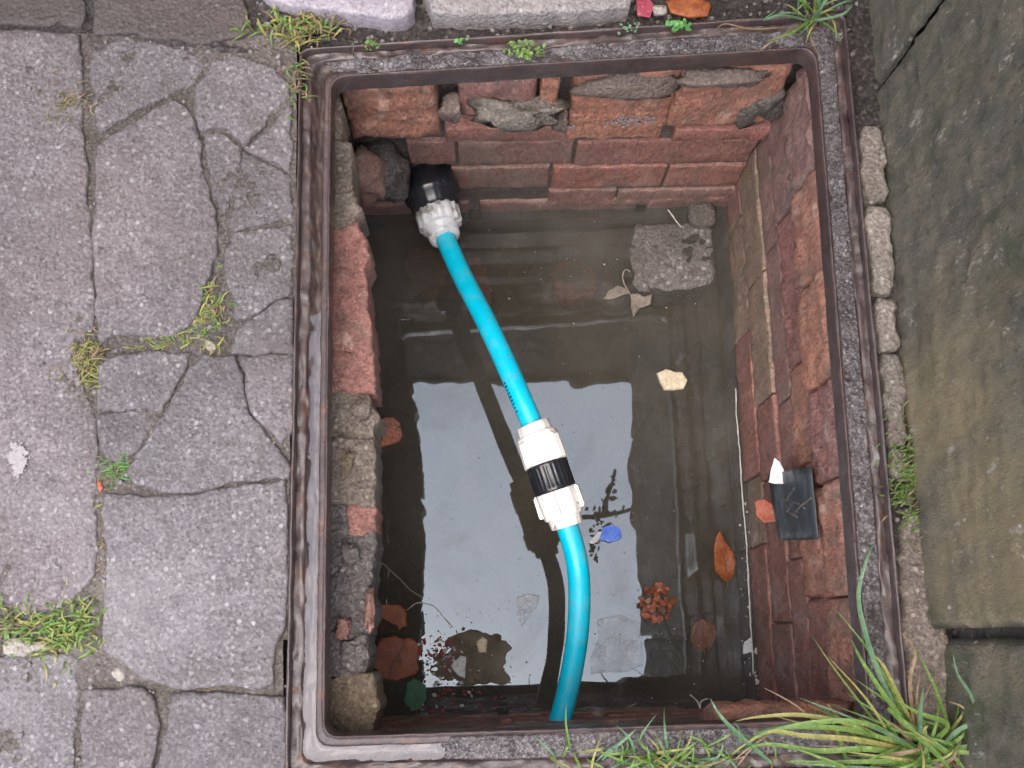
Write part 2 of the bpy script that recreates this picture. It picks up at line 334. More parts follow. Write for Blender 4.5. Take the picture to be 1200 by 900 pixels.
# ------------------------------------------------------------------ irregular slab from an outline
def resample(pts, step):
    out = []; n = len(pts)
    for i in range(n):
        a, b = pts[i], pts[(i + 1) % n]; L = math.hypot(b[0] - a[0], b[1] - a[1]); k = max(1, int(L / step))
        for j in range(k): out.append((a[0] + (b[0] - a[0]) * j / k, a[1] + (b[1] - a[1]) * j / k))
    return out
def chaikin(pts, n=1):
    for _ in range(n):
        q = []
        for i in range(len(pts)):
            a, b = pts[i], pts[(i + 1) % len(pts)]
            q += [(a[0] * .8 + b[0] * .2, a[1] * .8 + b[1] * .2), (a[0] * .2 + b[0] * .8, a[1] * .2 + b[1] * .8)]
        pts = q
    return pts
def seg_dist(P, poly):
    P = np.asarray(P)[:, None, :]; A = np.asarray(poly)[None]; B = np.roll(np.asarray(poly), -1, axis=0)[None]
    d = B - A; t = np.clip(((P - A) * d).sum(-1) / np.maximum((d * d).sum(-1), 1e-12), 0, 1)
    return np.sqrt((((A + d * t[..., None]) - P) ** 2).sum(-1)).min(1)
def inside(P, poly):
    P = np.asarray(P); x, y = P[:, 0:1], P[:, 1:2]; A = np.asarray(poly)[None]; B = np.roll(np.asarray(poly), -1, axis=0)[None]
    c = ((A[..., 1] > y) != (B[..., 1] > y)) & (x < (B[..., 0] - A[..., 0]) * (y - A[..., 1]) / (B[..., 1] - A[..., 1] + 1e-15) + A[..., 0])
    return c.sum(1) % 2 == 1
def slab(name, pxs, z, thick, mat, parent=None, jit=0.0015, step=0.005, r=0.004, amp=0.0012, ampL=0.002, seed=0, tilt=(0, 0), smooth_c=1, curl=0.0, grow=0.0):
    o = seed * 13.7
    P = [tuple(at(x, y, z)[:2]) for x, y in pxs]
    P = chaikin(P, smooth_c) if smooth_c else P
    if grow:
        cc_ = np.mean(P, axis=0); P = [(x + grow * (x - cc_[0]) / math.hypot(x - cc_[0], y - cc_[1]), y + grow * (y - cc_[1]) / math.hypot(x - cc_[0], y - cc_[1])) for x, y in P]
    P = resample(P, step)
    c = np.mean(P, axis=0)
    out = []
    for x, y in P:
        out.append((x + jit * 1.6 * fn((x, y, 0), 60, o), y + jit * 1.6 * fn((x, y, 5), 60, o)))
    ar = sum(out[i][0] * out[(i + 1) % len(out)][1] - out[(i + 1) % len(out)][0] * out[i][1] for i in range(len(out)))
    if ar < 0: out.reverse()
    n = len(out); pts = list(out)
    oa = np.array(out); tn = np.roll(oa, -1, 0) - np.roll(oa, 1, 0); tn /= np.maximum(np.linalg.norm(tn, axis=1)[:, None], 1e-9)
    nr = np.stack([-tn[:, 1], tn[:, 0]], 1)
    cand = []
    for k in (0.3, 1.0):
        q = oa + nr * r * k; dd = seg_dist(q, out); ins = inside(q, out)
        cand += [tuple(q[i]) for i in range(n) if ins[i] and dd[i] > r * k * 0.75]
    mn, mx = oa.min(0), oa.max(0)
    gx = np.arange(mn[0], mx[0], step); gy = np.arange(mn[1], mx[1], step)
    if len(gx) and len(gy):
        G = np.array([(x + (step / 2 if j % 2 else 0), y) for j, y in enumerate(gy) for x in gx])
        ins = inside(G, out); G = G[ins]
        if len(G):
            dd = seg_dist(G, out); cand += [tuple(g) for g in G[dd > r * 1.0 + step * 0.5]]
    pts += cand
    vs, es, fs, _, _, _ = delaunay_2d_cdt([Vector(p) for p in pts], [(i, (i + 1) % n) for i in range(n)], [], 1, 1e-7)
    vs = [tuple(v) for v in vs]
    D = seg_dist(vs, out)
    V = []
    for (x, y), d in zip(vs, D):
        e = max(0.0, r - d); zz = z - (r - math.sqrt(max(0, r * r - e * e)))
        w = min(1, d / r + 0.3)
        zz += w * (amp * fn((x, y, 3), 130, o, 3) + ampL * fn((x, y, 1), 22, o, 2)) + tilt[0] * (x - c[0]) + tilt[1] * (y - c[1])
        zz += curl * (((x - c[0]) ** 2 + (y - c[1]) ** 2) / ((mx[0] - mn[0]) ** 2 / 4 + 1e-9))
        V.append([x, y, zz])
    F = [list(f) for f in fs]
    # make sure faces point up
    for f in F:
        a, b, cc = [V[i] for i in f[:3]]
        if (b[0] - a[0]) * (cc[1] - a[1]) - (b[1] - a[1]) * (cc[0] - a[0]) < 0: f.reverse()
    ec = {}
    for f in F:
        for i in range(len(f)):
            e = (f[i], f[(i + 1) % len(f)]); ec[e] = 1
    base = {}
    for (a, b) in list(ec):
        if (b, a) not in ec:
            for q in (a, b):
                if q not in base:
                    base[q] = len(V); V.append([V[q][0], V[q][1], V[q][2] - thick])
            F.append([b, a, base[a], base[b]])
    ob = link(name, V, F, mat, parent)
    return ob

# ------------------------------------------------------------------ the cast frame: outline quads at z=0
LIP = [(388, 90), (955, 56), (1018, 842), (380, 863)]
OUT = [(351, 57), (991, 15), (1073, 907), (333, 917)]
def quad_w(q, z=0): return [Vector(at(x, y, 0)[:2]) for x, y in q]
LW, OW = quad_w(LIP), quad_w(OUT)
def ring_pts(t, step_n=170, rad=(0.016, 0.008)):
    q = [LW[i].lerp(OW[i], t) for i in range(4)]
    r = rad[0] + (rad[1] - rad[0]) * min(1, max(0, t))
    pts = []
    for i in range(4):
        a, b, c = q[i - 1], q[i], q[(i + 1) % 4]
        da = (a - b).normalized(); dc = (c - b).normalized()
        p0 = b + da * r; p1 = b + dc * r
        for k in range(8):
            u = k / 8; pts.append(p0 * (1 - u) ** 2 + b * 2 * u * (1 - u) + p1 * u * u)
        p2 = c - dc * r
        for k in range(step_n): pts.append(p1.lerp(p2, k / step_n))
    return pts
def sweep(name, prof, mat, parent, seed=0, amp=0.0006, ampL=0.0015, fL=14):
    V, F = [], []
    N = None
    for (t, z) in prof:
        R_ = ring_pts(t); N = len(R_)
        for p in R_:
            w = 1.0
            wob = 0.0007 * fn((p.x, p.y, t), 35, seed)
            V.append((p.x + wob, p.y + wob, z + amp * fn((p.x, p.y, t * 3), 160, seed) * w + ampL * fn((p.x, p.y, t), fL, seed, 3)))
    for j in range(len(prof) - 1):
        for i in range(N):
            a, b = j * N + i, j * N + (i + 1) % N
            F.append((a, b, b + N, a + N))
    return link(name, V, F, mat, parent)
# V order: ring runs TL,TR,BR,BL (clockwise) -> faces as built point up when t grows outward

frame = empty('manhole_frame', 'rusty wet cast iron manhole frame around the open brick pit', 'manhole frame')
sweep('lip', [(0.0, -0.030), (-0.022, -0.0275), (-0.03, -0.022), (-0.028, -0.006), (-0.005, -0.0015), (0.02, 0.0), (0.045, -0.0005), (0.075, -0.004), (0.12, -0.0045), (0.2, -0.0045), (0.235, -0.006), (0.26, -0.012)], M['iron_lip'], frame, 3, 0.0006, 0.0012)
sweep('channel', [(0.255, -0.0115), (0.30, -0.0125), (0.36, -0.0135), (0.42, -0.0132), (0.50, -0.0112), (0.58, -0.0098), (0.62, -0.007), (0.65, -0.0062), (0.75, -0.006), (0.87, -0.0062)], M['iron'], frame, 4, 0.0010, 0.0034, 42)
sweep('rim', [(0.865, -0.0068), (0.885, 0.0), (0.90, 0.0022), (0.93, 0.003), (0.965, 0.003), (0.99, 0.001), (1.0, -0.004), (1.0, -0.06)], M['iron'], frame, 5, 0.0004, 0.0012)

# packed grit lying in the channel on three sides
def side_strip(side, t0, t1, s0, s1, zf, n_s, n_t):
    a0, b0 = side, (side + 1) % 4
    V, F = [], []
    for j in range(n_t + 1):
        t = t0 + (t1 - t0) * j / n_t
        A = LW[a0].lerp(OW[a0], t); B = LW[b0].lerp(OW[b0], t)
        for i in range(n_s + 1):
            s = s0 + (s1 - s0) * i / n_s
            p = A.lerp(B, s); V.append((p.x, p.y, zf(p, s, t)))
    for j in range(n_t):
        for i in range(n_s):
            a = j * (n_s + 1) + i; F.append((a, a + 1, a + n_s + 2, a + n_s + 1))
    return V, F
def join(parts):
    V, F = [], []
    for v, f in parts:
        o = len(V); V += v; F += [tuple(i + o for i in q) for q in f]
    return V, F
def grit_z(side):
    def zf(p, s, t):
        n1 = fn((p.x, p.y, 0), 230, 2, 3); n2 = fn((p.x, p.y, 0), 30, 8, 3)
        u = (t - 0.04) / 0.6; w = min(1, u / 0.12, (1.03 - u) / 0.14)
        if side == 2: fade = min(1, max(0, (0.80 - s) / 0.08 + 0.4 * n2))
        elif side == 0: fade = 1 + 0.3 * n2
        else: fade = 1
        return -0.015 + max(-0.2, w) * fade * (0.0122 + 0.0006 * n1 + 0.0022 * n2) + 0.0005 * n1
    return zf
parts = [side_strip(0, 0.05, 0.66, 0.02, 1.04, grit_z(0), 300, 20), side_strip(1, 0.05, 0.72, -0.02, 1.03, grit_z(1), 420, 22), side_strip(2, 0.05, 0.66, -0.03, 0.98, grit_z(2), 300, 20)]
v, f = join(parts)
g = link('packed_grit', v, f, M['grit']); tag(g, 'wet grey grit packed into the groove of the iron frame', 'grit', kind='stuff')
# rain lying in the left groove and bottom left corner
V, F = [], []; R0 = ring_pts(0.24); NN = len(R0); sel = list(range(2 * 178 + 8 + 120, NN)) + list(range(0, 8))
for j in range(5):
    R_ = ring_pts(0.24 + 0.39 * j / 4); V += [(R_[i].x, R_[i].y, -0.0102) for i in sel]
m_n = len(sel)
for j in range(4):
    for i in range(m_n - 1): a = j * m_n + i; F.append((a, a + 1, a + m_n + 1, a + m_n))
v, f = V, F
p_ = link('puddle', v, f, M['puddle'], smooth=False); tag(p_, kind='structure')

# ------------------------------------------------------------------ ground and pavement
ow_poly = [tuple(p) for p in [LW[i].lerp(OW[i], 0.97) for i in range(4)]]
x0, x1, y0, y1, st = -0.62, 0.46, -0.48, 0.52, 0.005
nx, ny = int((x1 - x0) / st), int((y1 - y0) / st)
G = np.array([(x0 + i * st, y0 + j * st) for j in range(ny + 1) for i in range(nx + 1)])
ins = inside(G, ow_poly)
V = [(x, y, (-0.0052 if x < -0.24 else -0.014) + 0.004 * fn((x, y, 0), 25, 1, 3) + 0.0022 * fn((x, y, 2), 150, 3, 2)) for x, y in G]
F = []
for j in range(ny):
    for i in range(nx):
        a = j * (nx + 1) + i; q = (a, a + 1, a + nx + 2, a + nx + 1)
        if not any(ins[k] for k in q): F.append(q)
# pavement joint filling on the left, soil elsewhere: one bed each
lim = at(338, 450, 0).x + 0.004
FL = [q for q in F if V[q[0]][0] < lim and V[q[0]][1] < at(200, 35, 0).y]; FLs = set(FL)
FR = [q for q in F if q not in FLs]
def sub(V, F):
    m = {}; nv = []; nf = []
    for q in F:
        r_ = []
        for i in q:
            if i not in m: m[i] = len(nv); nv.append(V[i])
            r_.append(m[i])
        nf.append(tuple(r_))
    return nv, nf
a, b = sub(V, FL); pavement = link('pavement', a, b, M['joint']); tag(pavement, kind='structure')
a, b = sub(V, FR); soil = link('soil', a, b, M['soil']); tag(soil, kind='structure')
B = 60.0
V = [(-B, -B, -.03), (B, -B, -.03), (B, B, -.03), (-B, B, -.03), (x0 + .02, y0 + .02, -.03), (x1 - .02, y0 + .02, -.03), (x1 - .02, y1 - .02, -.03), (x0 + .02, y1 - .02, -.03)]
gr = link('ground', V, [(0, 1, 5, 4), (1, 2, 6, 5), (2, 3, 7, 6), (3, 0, 4, 7)], M['soil'], smooth=False); tag(gr, kind='structure')

pav = [
 ([(-260, 42), (20, 34), (92, 40), (97, 110), (94, 150), (102, 200), (107, 300), (109, 385), (88, 402), (86, 430), (104, 465), (112, 500), (112, 600), (112, 670), (95, 690), (62, 713), (28, 722), (10, 705), (-260, 700)], 'paver_pink'),
 ([(-260, 772), (0, 771), (60, 767), (90, 768), (88, 830), (84, 1000), (-260, 1000)], 'paver_blue'),
 ([(110, 62), (140, 44), (190, 52), (226, 62), (240, 78), (228, 96), (190, 114), (150, 135), (116, 152), (106, 120)], 'paver'),
 ([(232, 98), (248, 74), (276, 64), (300, 72), (320, 78), (337, 97), (338, 113), (312, 140), (288, 166), (264, 150), (234, 150), (228, 125)], 'paver'),
 ([(113, 168), (160, 140), (200, 116), (214, 119), (226, 140), (234, 170), (239, 205), (250, 245), (254, 290), (246, 318), (236, 345), (231, 372), (205, 388), (180, 394), (140, 388), (113, 398), (110, 300)], 'paver_pink'),
 ([(238, 156), (262, 156), (283, 172), (277, 205), (268, 242), (262, 248), (250, 228), (244, 195)], 'paver'),
 ([(293, 170), (341, 120), (342, 203), (322, 191), (292, 175)], 'paver'),
 ([(288, 178), (320, 195), (342, 207), (342, 252), (305, 262), (272, 268), (276, 225)], 'paver'),
 ([(273, 274), (310, 268), (342, 260), (342, 343), (316, 352), (300, 368), (276, 376), (270, 345), (263, 310)], 'paver'),
 ([(278, 384), (302, 371), (318, 356), (342, 347), (342, 412), (300, 415), (272, 410)], 'paver'),
 ([(113, 428), (140, 416), (180, 411), (222, 414), (205, 450), (190, 480), (150, 478), (115, 482)], 'paver'),
 ([(115, 487), (150, 482), (186, 485), (172, 508), (158, 528), (140, 540), (122, 540), (115, 515)], 'paver'),
 ([(236, 416), (274, 416), (283, 440), (288, 478), (305, 500), (326, 525), (338, 545), (337, 557), (300, 562), (275, 564), (240, 573), (190, 577), (158, 568), (148, 552), (172, 515), (205, 462)], 'paver_blue'),
 ([(280, 417), (342, 416), (342, 505), (326, 520), (308, 500), (293, 483), (288, 458)], 'paver'),
 ([(122, 576), (190, 582), (240, 578), (280, 570), (336, 563), (336, 660), (333, 730), (322, 760), (318, 805), (260, 803), (205, 806), (165, 794), (140, 775), (118, 757), (122, 690), (125, 640), (118, 600)], 'paver_blue'),
 ([(97, 809), (165, 807), (178, 815), (187, 850), (180, 880), (160, 1000), (92, 1000)], 'paver_pink'),
 ([(202, 814), (260, 812), (334, 818), (333, 1000), (168, 1000), (188, 880), (196, 850)], 'paver'),
 ([(150, 38), (235, 44), (300, 58), (240, 62), (180, 48)], 'soil'),
 ([(-260, -150), (96, -150), (100, 20), (92, 32), (20, 27), (-260, 34)], 'paver_dark'),
 ([(108, -150), (280, -150), (284, 4), (296, 36), (240, 50), (190, 42), (140, 36), (110, 40)], 'paver_dark'),
]
for i, (pl, mk) in enumerate(pav):
    o = slab('paving_stone', pl, random.uniform(-0.003, 0.0015), 0.03, M[mk], pavement, jit=0.0020, step=0.0045 if i > 1 else 0.006, r=0.003, amp=0.0012, ampL=0.0018, smooth_c=0, grow=0.0012, seed=i + 1, tilt=(random.uniform(-.006, .006), random.uniform(-.006, .006)))
# kerb slabs above the frame
for pl, mk, z in [([(288, -120), (486, -120), (486, 8), (470, 20), (420, 17), (290, -2)], 'kerb_pale', 0.014), ([(492, -120), (748, -120), (745, 6), (700, 12), (560, 16), (494, 15)], 'kerb_grit', 0.016)]:
    slab('kerb_stone', pl, z, 0.05, M[mk], pavement, jit=0.002, step=0.005, r=0.0035, amp=0.0006, ampL=0.0012, seed=int(z * 1000))

# ------------------------------------------------------------------ rendered wall on the right
def strip_block(name, p0, p1, zt, mat, parent, seed, depth=0.22, off=0.0, amp=0.0024):
    A = Vector(p0[:2]); Bv = Vector(p1[:2]); L = (Bv - A).length; d = (Bv - A) / L; nr = Vector((d.y, -d.x))
    if nr.x > 0: nr = -nr
    st = 0.006; nu = int(L / st); z0 = -0.04; prof = []
    r = 0.006
    nz = int((zt - z0) / 0.008)
    for k in range(nz + 1): prof.append((0.0, z0 + (zt - z0) * k / nz))
    prof += [(-0.004, zt + 0.004), (-0.05, zt + 0.006), (-depth, zt + 0.004), (-depth, z0)]
    V, F = [], []
    for (o_, z) in prof:
        for i in range(nu + 1):
            u = i / nu * L
            e = min(u, L - u); rr = 0.0
            if e < r: rr = r - math.sqrt(max(0, r * r - (r - e) ** 2))
            q = A + d * u + nr * (o_ + off)
            P3 = (q.x, q.y, z)
            dd = (amp * fn(P3, 18, seed, 4) + 0.0024 * fn(P3, 120, seed, 2)) * (1 if z < .5 else .25) - rr
            q = q + nr * dd
            V.append((q.x, q.y, z))
    n1 = nu + 1
    for j in range(len(prof) - 1):
        for i in range(nu):
            a = j * n1 + i; F.append((a, a + 1, a + n1 + 1, a + n1))
    F.append(tuple(range(0, len(prof) * n1, n1))); F.append(tuple(range(nu, len(prof) * n1, n1)))
    return link(name, V, F, mat, parent)
rwall = empty('garden_wall', 'dark mossy rendered block wall rising along the right of the frame', 'wall')
strip_block('block', at(1006, -260, 0), at(1032, 91, 0), 1.08, M['wall'], rwall, 31)
strip_block('block', at(1034, 96, 0), at(1090, 737, 0), 1.08, M['wall'], rwall, 32)
strip_block('block', at(1110, 748, 0), at(1135, 1250, 0), 1.08, M['wall'], rwall, 33)
# dark joint filling between the blocks
strip_block('joint_mortar', at(1030, 20, 0), at(1128, 800, 0), 1.07, M['mortar_dark'], rwall, 34, depth=0.18, off=-0.006)

# pale mortar bedding stones between the frame and the wall
strip = empty('mortar_haunching', 'strip of pale broken mortar blocks between iron frame and mossy wall', 'mortar strip')
for i, pl in enumerate([[(1007, 148), (1034, 147), (1041, 190), (1042, 236), (1014, 237)], [(1015, 240), (1043, 239), (1049, 290), (1051, 343), (1026, 346), (1019, 290)], [(1027, 348), (1052, 346), (1057, 411), (1031, 413)], [(1032, 416), (1058, 414), (1064, 470), (1066, 520), (1042, 524), (1036, 470)], [(1044, 527), (1062, 525), (1062, 560), (1048, 560)]]):
    slab('mortar_block', pl, -0.002 + random.uniform(-.002, .002), 0.03, M['pale_mortar'], strip, jit=0.003, step=0.004, r=0.004, amp=0.0022, ampL=0.002, seed=50 + i)
slab('mortar_fillet', [(1050, 600), (1078, 598), (1090, 640), (1098, 700), (1112, 745), (1122, 800), (1130, 860), (1150, 1000), (1078, 1000), (1066, 800), (1056, 700)], -0.006, 0.03, M['mortar_mid'], strip, jit=0.004, step=0.0045, r=0.006, amp=0.003, ampL=0.005, seed=61)

# ------------------------------------------------------------------ chamber walls
ZW = -0.50                       # water level
XR, YB, XL, YN = 0.241, 0.331, -0.262, -0.312
def brick(parent, p, u, v, w, L, H, D, mat, seed, rough=0.0016, name='brick', r=0.004):
    """box from corner p: along u (length L), v (height H), w (into the wall, depth D); face outward is -w"""
    nu, nv, nw = max(3, int(L / 0.008)), max(3, int(H / 0.008)), 2
    def coords(n, S_):
        c = [0, r * .3, r]; k = max(1, n - 2)
        c += [r + (S_ - 2 * r) * i / k for i in range(1, k)]; c += [S_ - r, S_ - r * .3, S_]; return c
    cu, cv = coords(nu, L), coords(nv, H)
    V, F = [], []; n1 = len(cu)
    for b in cv:
        for a in cu:
            ea = min(a, L - a); eb = min(b, H - b); dd = 0.0
            da = max(0, r - ea); db = max(0, r - eb); q = math.sqrt(da * da + db * db)
            dd = r - math.sqrt(max(0, r * r - min(q, r) ** 2))
            P = p + u * a + v * b
            nz = rough * fn(P, 55, seed, 3) + rough * 0.6 * fn(P, 190, seed, 2)
            edge = rough * 0.8 * fn(P, 40, seed + 5)
            P = P + w * (dd + nz) + u * (edge if 0 < a < L else edge * .6) * 0.5 + v * edge * 0.5
            V.append(P)
    for j in range(len(cv) - 1):
        for i in range(n1 - 1):
            a = j * n1 + i; F.append((a, a + 1, a + n1 + 1, a + n1))
    rim = [i for i in range(n1)] + [j * n1 + n1 - 1 for j in range(1, len(cv))] + [(len(cv) - 1) * n1 + i for i in range(n1 - 2, -1, -1)] + [j * n1 for j in range(len(cv) - 2, 0, -1)]
    o = len(V); V += [V[i] + w * D for i in rim]; k = len(rim)
    for i in range(k): F.append((rim[(i + 1) % k], rim[i], o + i, o + (i + 1) % k))
    if u.cross(v).dot(w) > 0: F = [tuple(reversed(f)) for f in F]
    return link(name, V, F, mat, parent)
def panel(parent, p, u, v, L, H, mat, seed, amp=0.0012, st=0.008, name='mortar_bed'):
    nu, nv = int(L / st), int(H / st); w = u.cross(v)
    V = []; F = []
    for j in range(nv + 1):
        for i in range(nu + 1):
            P = p + u * (L * i / nu) + v * (H * j / nv); V.append(P + w * amp * fn(P, 40, seed))
    for j in range(nv):
        for i in range(nu):
            a = j * (nu + 1) + i; F.append((a, a + 1, a + nu + 2, a + nu + 1))
    return link(name, V, F, mat, parent)
UX, UY, UZ = Vector((1, 0, 0)), Vector((0, 1, 0)), Vector((0, 0, 1))
# --- back wall, bricks given by their picture rectangle on the wall plane
bw = empty('brick_wall', 'far brick wall of the pit with rough orange top bricks and black pipe fitting', 'brick wall')
panel(bw, Vector((-0.33, YB + 0.0045, -0.65)), UX, UZ, 0.70, 0.615, M['mortar_dark'], 1)
def bb(x0, y0, x1, y1, mat, prot=0.0, rough=0.0016, seed=0, D=0.03, r=0.0022):
    Y = YB - prot
    a = at_plane((x0 + x1) / 2, y0, 1, Y).z; b = at_plane((x0 + x1) / 2, y1, 1, Y).z
    xa = at_plane(x0, (y0 + y1) / 2, 1, Y).x; xb = at_plane(x1, (y0 + y1) / 2, 1, Y).x
    return brick(bw, Vector((xa, Y, b)), UX, UZ, UY, xb - xa, a - b, D + prot, M[mat], seed, rough, r=r)
TOPB = [(404, 102, 514, 163, 'brick_o', .030, .006, .007), (537, 97, 629, 141, 'brick_r', .022, .004, .008), (634, 97, 655, 122, 'brick_o', .022, .004, .003),
        (669, 84, 788, 163, 'brick_o', .018, .004, .005), (790, 82, 914, 150, 'brick_o', .018, .003, .008)]
for i, (a, b, c, d, m, pr, ro, rr) in enumerate(TOPB): bb(a, b, c, d, m, pr, ro, 100 + i, r=rr)
slabs_b = [(522, 150, 668, 166, 'brick_r', .012), (790, 152, 900, 165, 'brick_r', .012)]
for i, (a, b, c, d, m, pr) in enumerate(slabs_b): bb(a, b, c, d, m, pr, .002, 110 + i)
for i, (a, b, c, d, m, pr) in enumerate([(478, 167, 534, 193, 'brick_p', .002), (537, 167, 671, 193, 'brick_p', .001), (675, 166, 882, 192, 'brick_r', 0),
    (522, 197, 643, 221, 'brick_p', 0), (647, 196, 778, 220, 'brick_r', .001), (781, 195, 868, 219, 'brick_r', 0),
    (642, 223, 720, 241, 'brick_p', 0), (723, 223, 860, 240, 'brick_p', 0)]): bb(a, b, c, d, m, pr, .0016, 120 + i)
zc = -0.533; k = 0
while zc > -0.62:
    xs = -0.31 + (0.11 if k % 2 else 0.0)
    while xs < 0.26:
        brick(bw, Vector((xs, YB, zc)), UX, UZ, UY, 0.21, 0.068, 0.03, M['brick_p'], 140 + k + xs * 10); xs += 0.222
    zc -= 0.077; k += 1
# broken masonry round the pipe hole and mortar lumps
def lump(name, px, py, plane, val, r3, mat, seed, parent=None, rough=0.25, sub=3):
    P = at_plane(px, py, plane, val) if plane < 2 else at(px, py, val)
    bm = __import__('bmesh').new(); __import__('bmesh').ops.create_icosphere(bm, subdivisions=sub, radius=1)
    for v in bm.verts:
        c = v.co.copy(); k = 1 + rough * fn(c, 1.3, seed, 4)
        c = Vector([math.copysign(abs(t) ** 0.75, t) for t in c])
        v.co = Vector((c.x * r3[0], c.y * r3[1], c.z * r3[2])) * k + P
    me = bpy.data.meshes.new(name); bm.to_mesh(me); bm.free(); me.materials.append(mat)
    me.polygons.foreach_set('use_smooth', [True] * len(me.polygons))
    o = bpy.data.objects.new(name, me); COL.objects.link(o); o.parent = parent; return o
lump('mortar_lump', 893, 120, 1, YB - .008, (.022, .014, .04), M['mortar_dark'], 13, bw, .5)
lump('mortar_lump', 528, 128, 1, YB - .02, (.012, .010, .020), M['mortar_lo'], 3, bw, .5)
lump('mortar_lump', 606, 134, 1, YB - .03, (.040, .009, .018), M['mortar_dark'], 4, bw, .9)
lump('mortar_lump', 655, 140, 1, YB - .016, (.009, .010, .020), M['mortar_lo'], 5, bw, .5)
lump('mortar_lump', 735, 100, 1, YB - .02, (.045, .010, .018), M['mortar_lo'], 6, bw, .5)
lump('mortar_lump', 850, 90, 1, YB - .02, (.045, .008, .011), M['mortar_lo'], 16, bw, .5)
lump('rubble', 444, 200, 1, YB - .02, (.034, .03, .034), M['rubble_grey'], 7, bw, .4)
lump('rubble', 430, 205, 1, YB - .035, (.020, .03, .028), M['brick_p'], 8, bw, .4)
for px, py, a, n_ in ((735, 140, .013, 70), (665, 148, .005, 26)):
    V, F = [], []
    P = at_plane(px, py, 1, YB - .0195)
    for k in range(n_):
        c = P + Vector((random.gauss(0, a), random.uniform(-.0022, -.0005), random.gauss(0, a * .45))); s_ = random.uniform(.0008, .0028); o_ = len(V)
        V += [c + Vector((math.cos(t) * s_ * random.uniform(.6, 1.3), .0005, math.sin(t) * s_ * random.uniform(.5, 1.1))) for t in [i * 1.0472 for i in range(6)]] + [c + Vector((0, -.0008, 0))]
        F += [(o_ + (i + 1) % 6, o_ + i, o_ + 6) for i in range(6)]
    tag(link('lime_bloom', V, F, M['lichen'], bw), kind='stuff')

# --- right wall
rw = empty('brick_wall', 'right brick wall of the pit, red courses running down to the water', 'brick wall')
panel(rw, Vector((XR + 0.0045, 0.352, -0.65)), -UY, UZ, 0.72, 0.615, M['mortar_dark'], 2)
def rb(yt, yb_, z0, z1, mat, prot=0.0, rough=0.0016, seed=0, r=0.0022):
    zm = (z0 + z1) / 2; X = XR - prot
    ya = at_y_on(X, zm, yt); yc = at_y_on(X, zm, yb_)
    return brick(rw, Vector((X, ya, z0)), -UY, UZ, UX, ya - yc, z1 - z0, 0.03 + prot, M[mat], seed, rough, r=r)
def at_y_on(X, z, py):
    lo, hi = -0.6, 0.6
    for _ in range(40):
        m = (lo + hi) / 2
        q = CR.transposed() @ (Vector((X, m, z)) - CAM_LOC); yy = 450 - F_PX * q.y / -q.z
        if yy > py: lo = m
        else: hi = m
    return (lo + hi) / 2
def course(z0, z1, cuts, mats, prot, rough, seed, r=0.0022):
    for i in range(len(cuts) - 1):
        rb(cuts[i] + 1.0, cuts[i + 1] - 1.0, z0, z1, mats[i % len(mats)], prot + random.uniform(-.0015, .0015), rough, seed + i, r)
course(-0.148, -0.048, [92, 215, 330, 452, 566, 700, 850], ['brick_p', 'brick_o', 'brick_o', 'brick_pink', 'brick_o', 'brick_o'], .010, .0042, 200, .005)
course(-0.236, -0.153, [110, 250, 425, 545, 700, 850], ['brick_p', 'brick_pink', 'brick_o', 'brick_o', 'brick_r'], .003, .0035, 210, .005)
course(-0.308, -0.241, [130, 290, 470, 655, 850], ['brick_p', 'brick_p', 'brick_r', 'brick_r'], .0, .0018, 220)
course(-0.406, -0.313, [150, 330, 470, 560, 730, 850], ['brick_g', 'brick_g', 'brick_r', 'brick_r', 'brick_p'], .001, .0018, 230)
course(-0.502, -0.411, [165, 265, 395, 560, 640, 830], ['brick_p', 'brick_g', 'brick_r', 'brick_g', 'brick_r'], .0, .0018, 240)
course(-0.600, -0.507, [210, 300, 450, 590, 700, 850], ['brick_p'], .001, .002, 250)
# --- near wall
nw = empty('brick_wall', 'near brick wall of the pit, mostly hidden below the bottom edge of the frame', 'brick wall')
panel(nw, Vector((0.36, YN - 0.012, -0.65)), -UX, UZ, 0.70, 0.605, M['mortar_dark'], 3)
zc = -0.12; k = 0
while zc > -0.62:
    xs = 0.25 - (0.11 if k % 2 else 0.0)
    while xs > -0.25:
        brick(nw, Vector((xs, YN, zc)), -UX, UZ, -UY, 0.21, 0.066, 0.03, M[['brick_p', 'brick_r', 'brick_g'][k % 3]], 300 + k + xs * 10); xs -= 0.222
    zc -= 0.077; k += 1
slab('brick', [(836, 824), (925, 825), (1000, 823), (1003, 842), (1000, 870), (840, 870)], -0.06, 0.06, M['brick_o'], nw, jit=0.003, step=0.005, r=0.006, amp=0.002, ampL=0.002, seed=91)
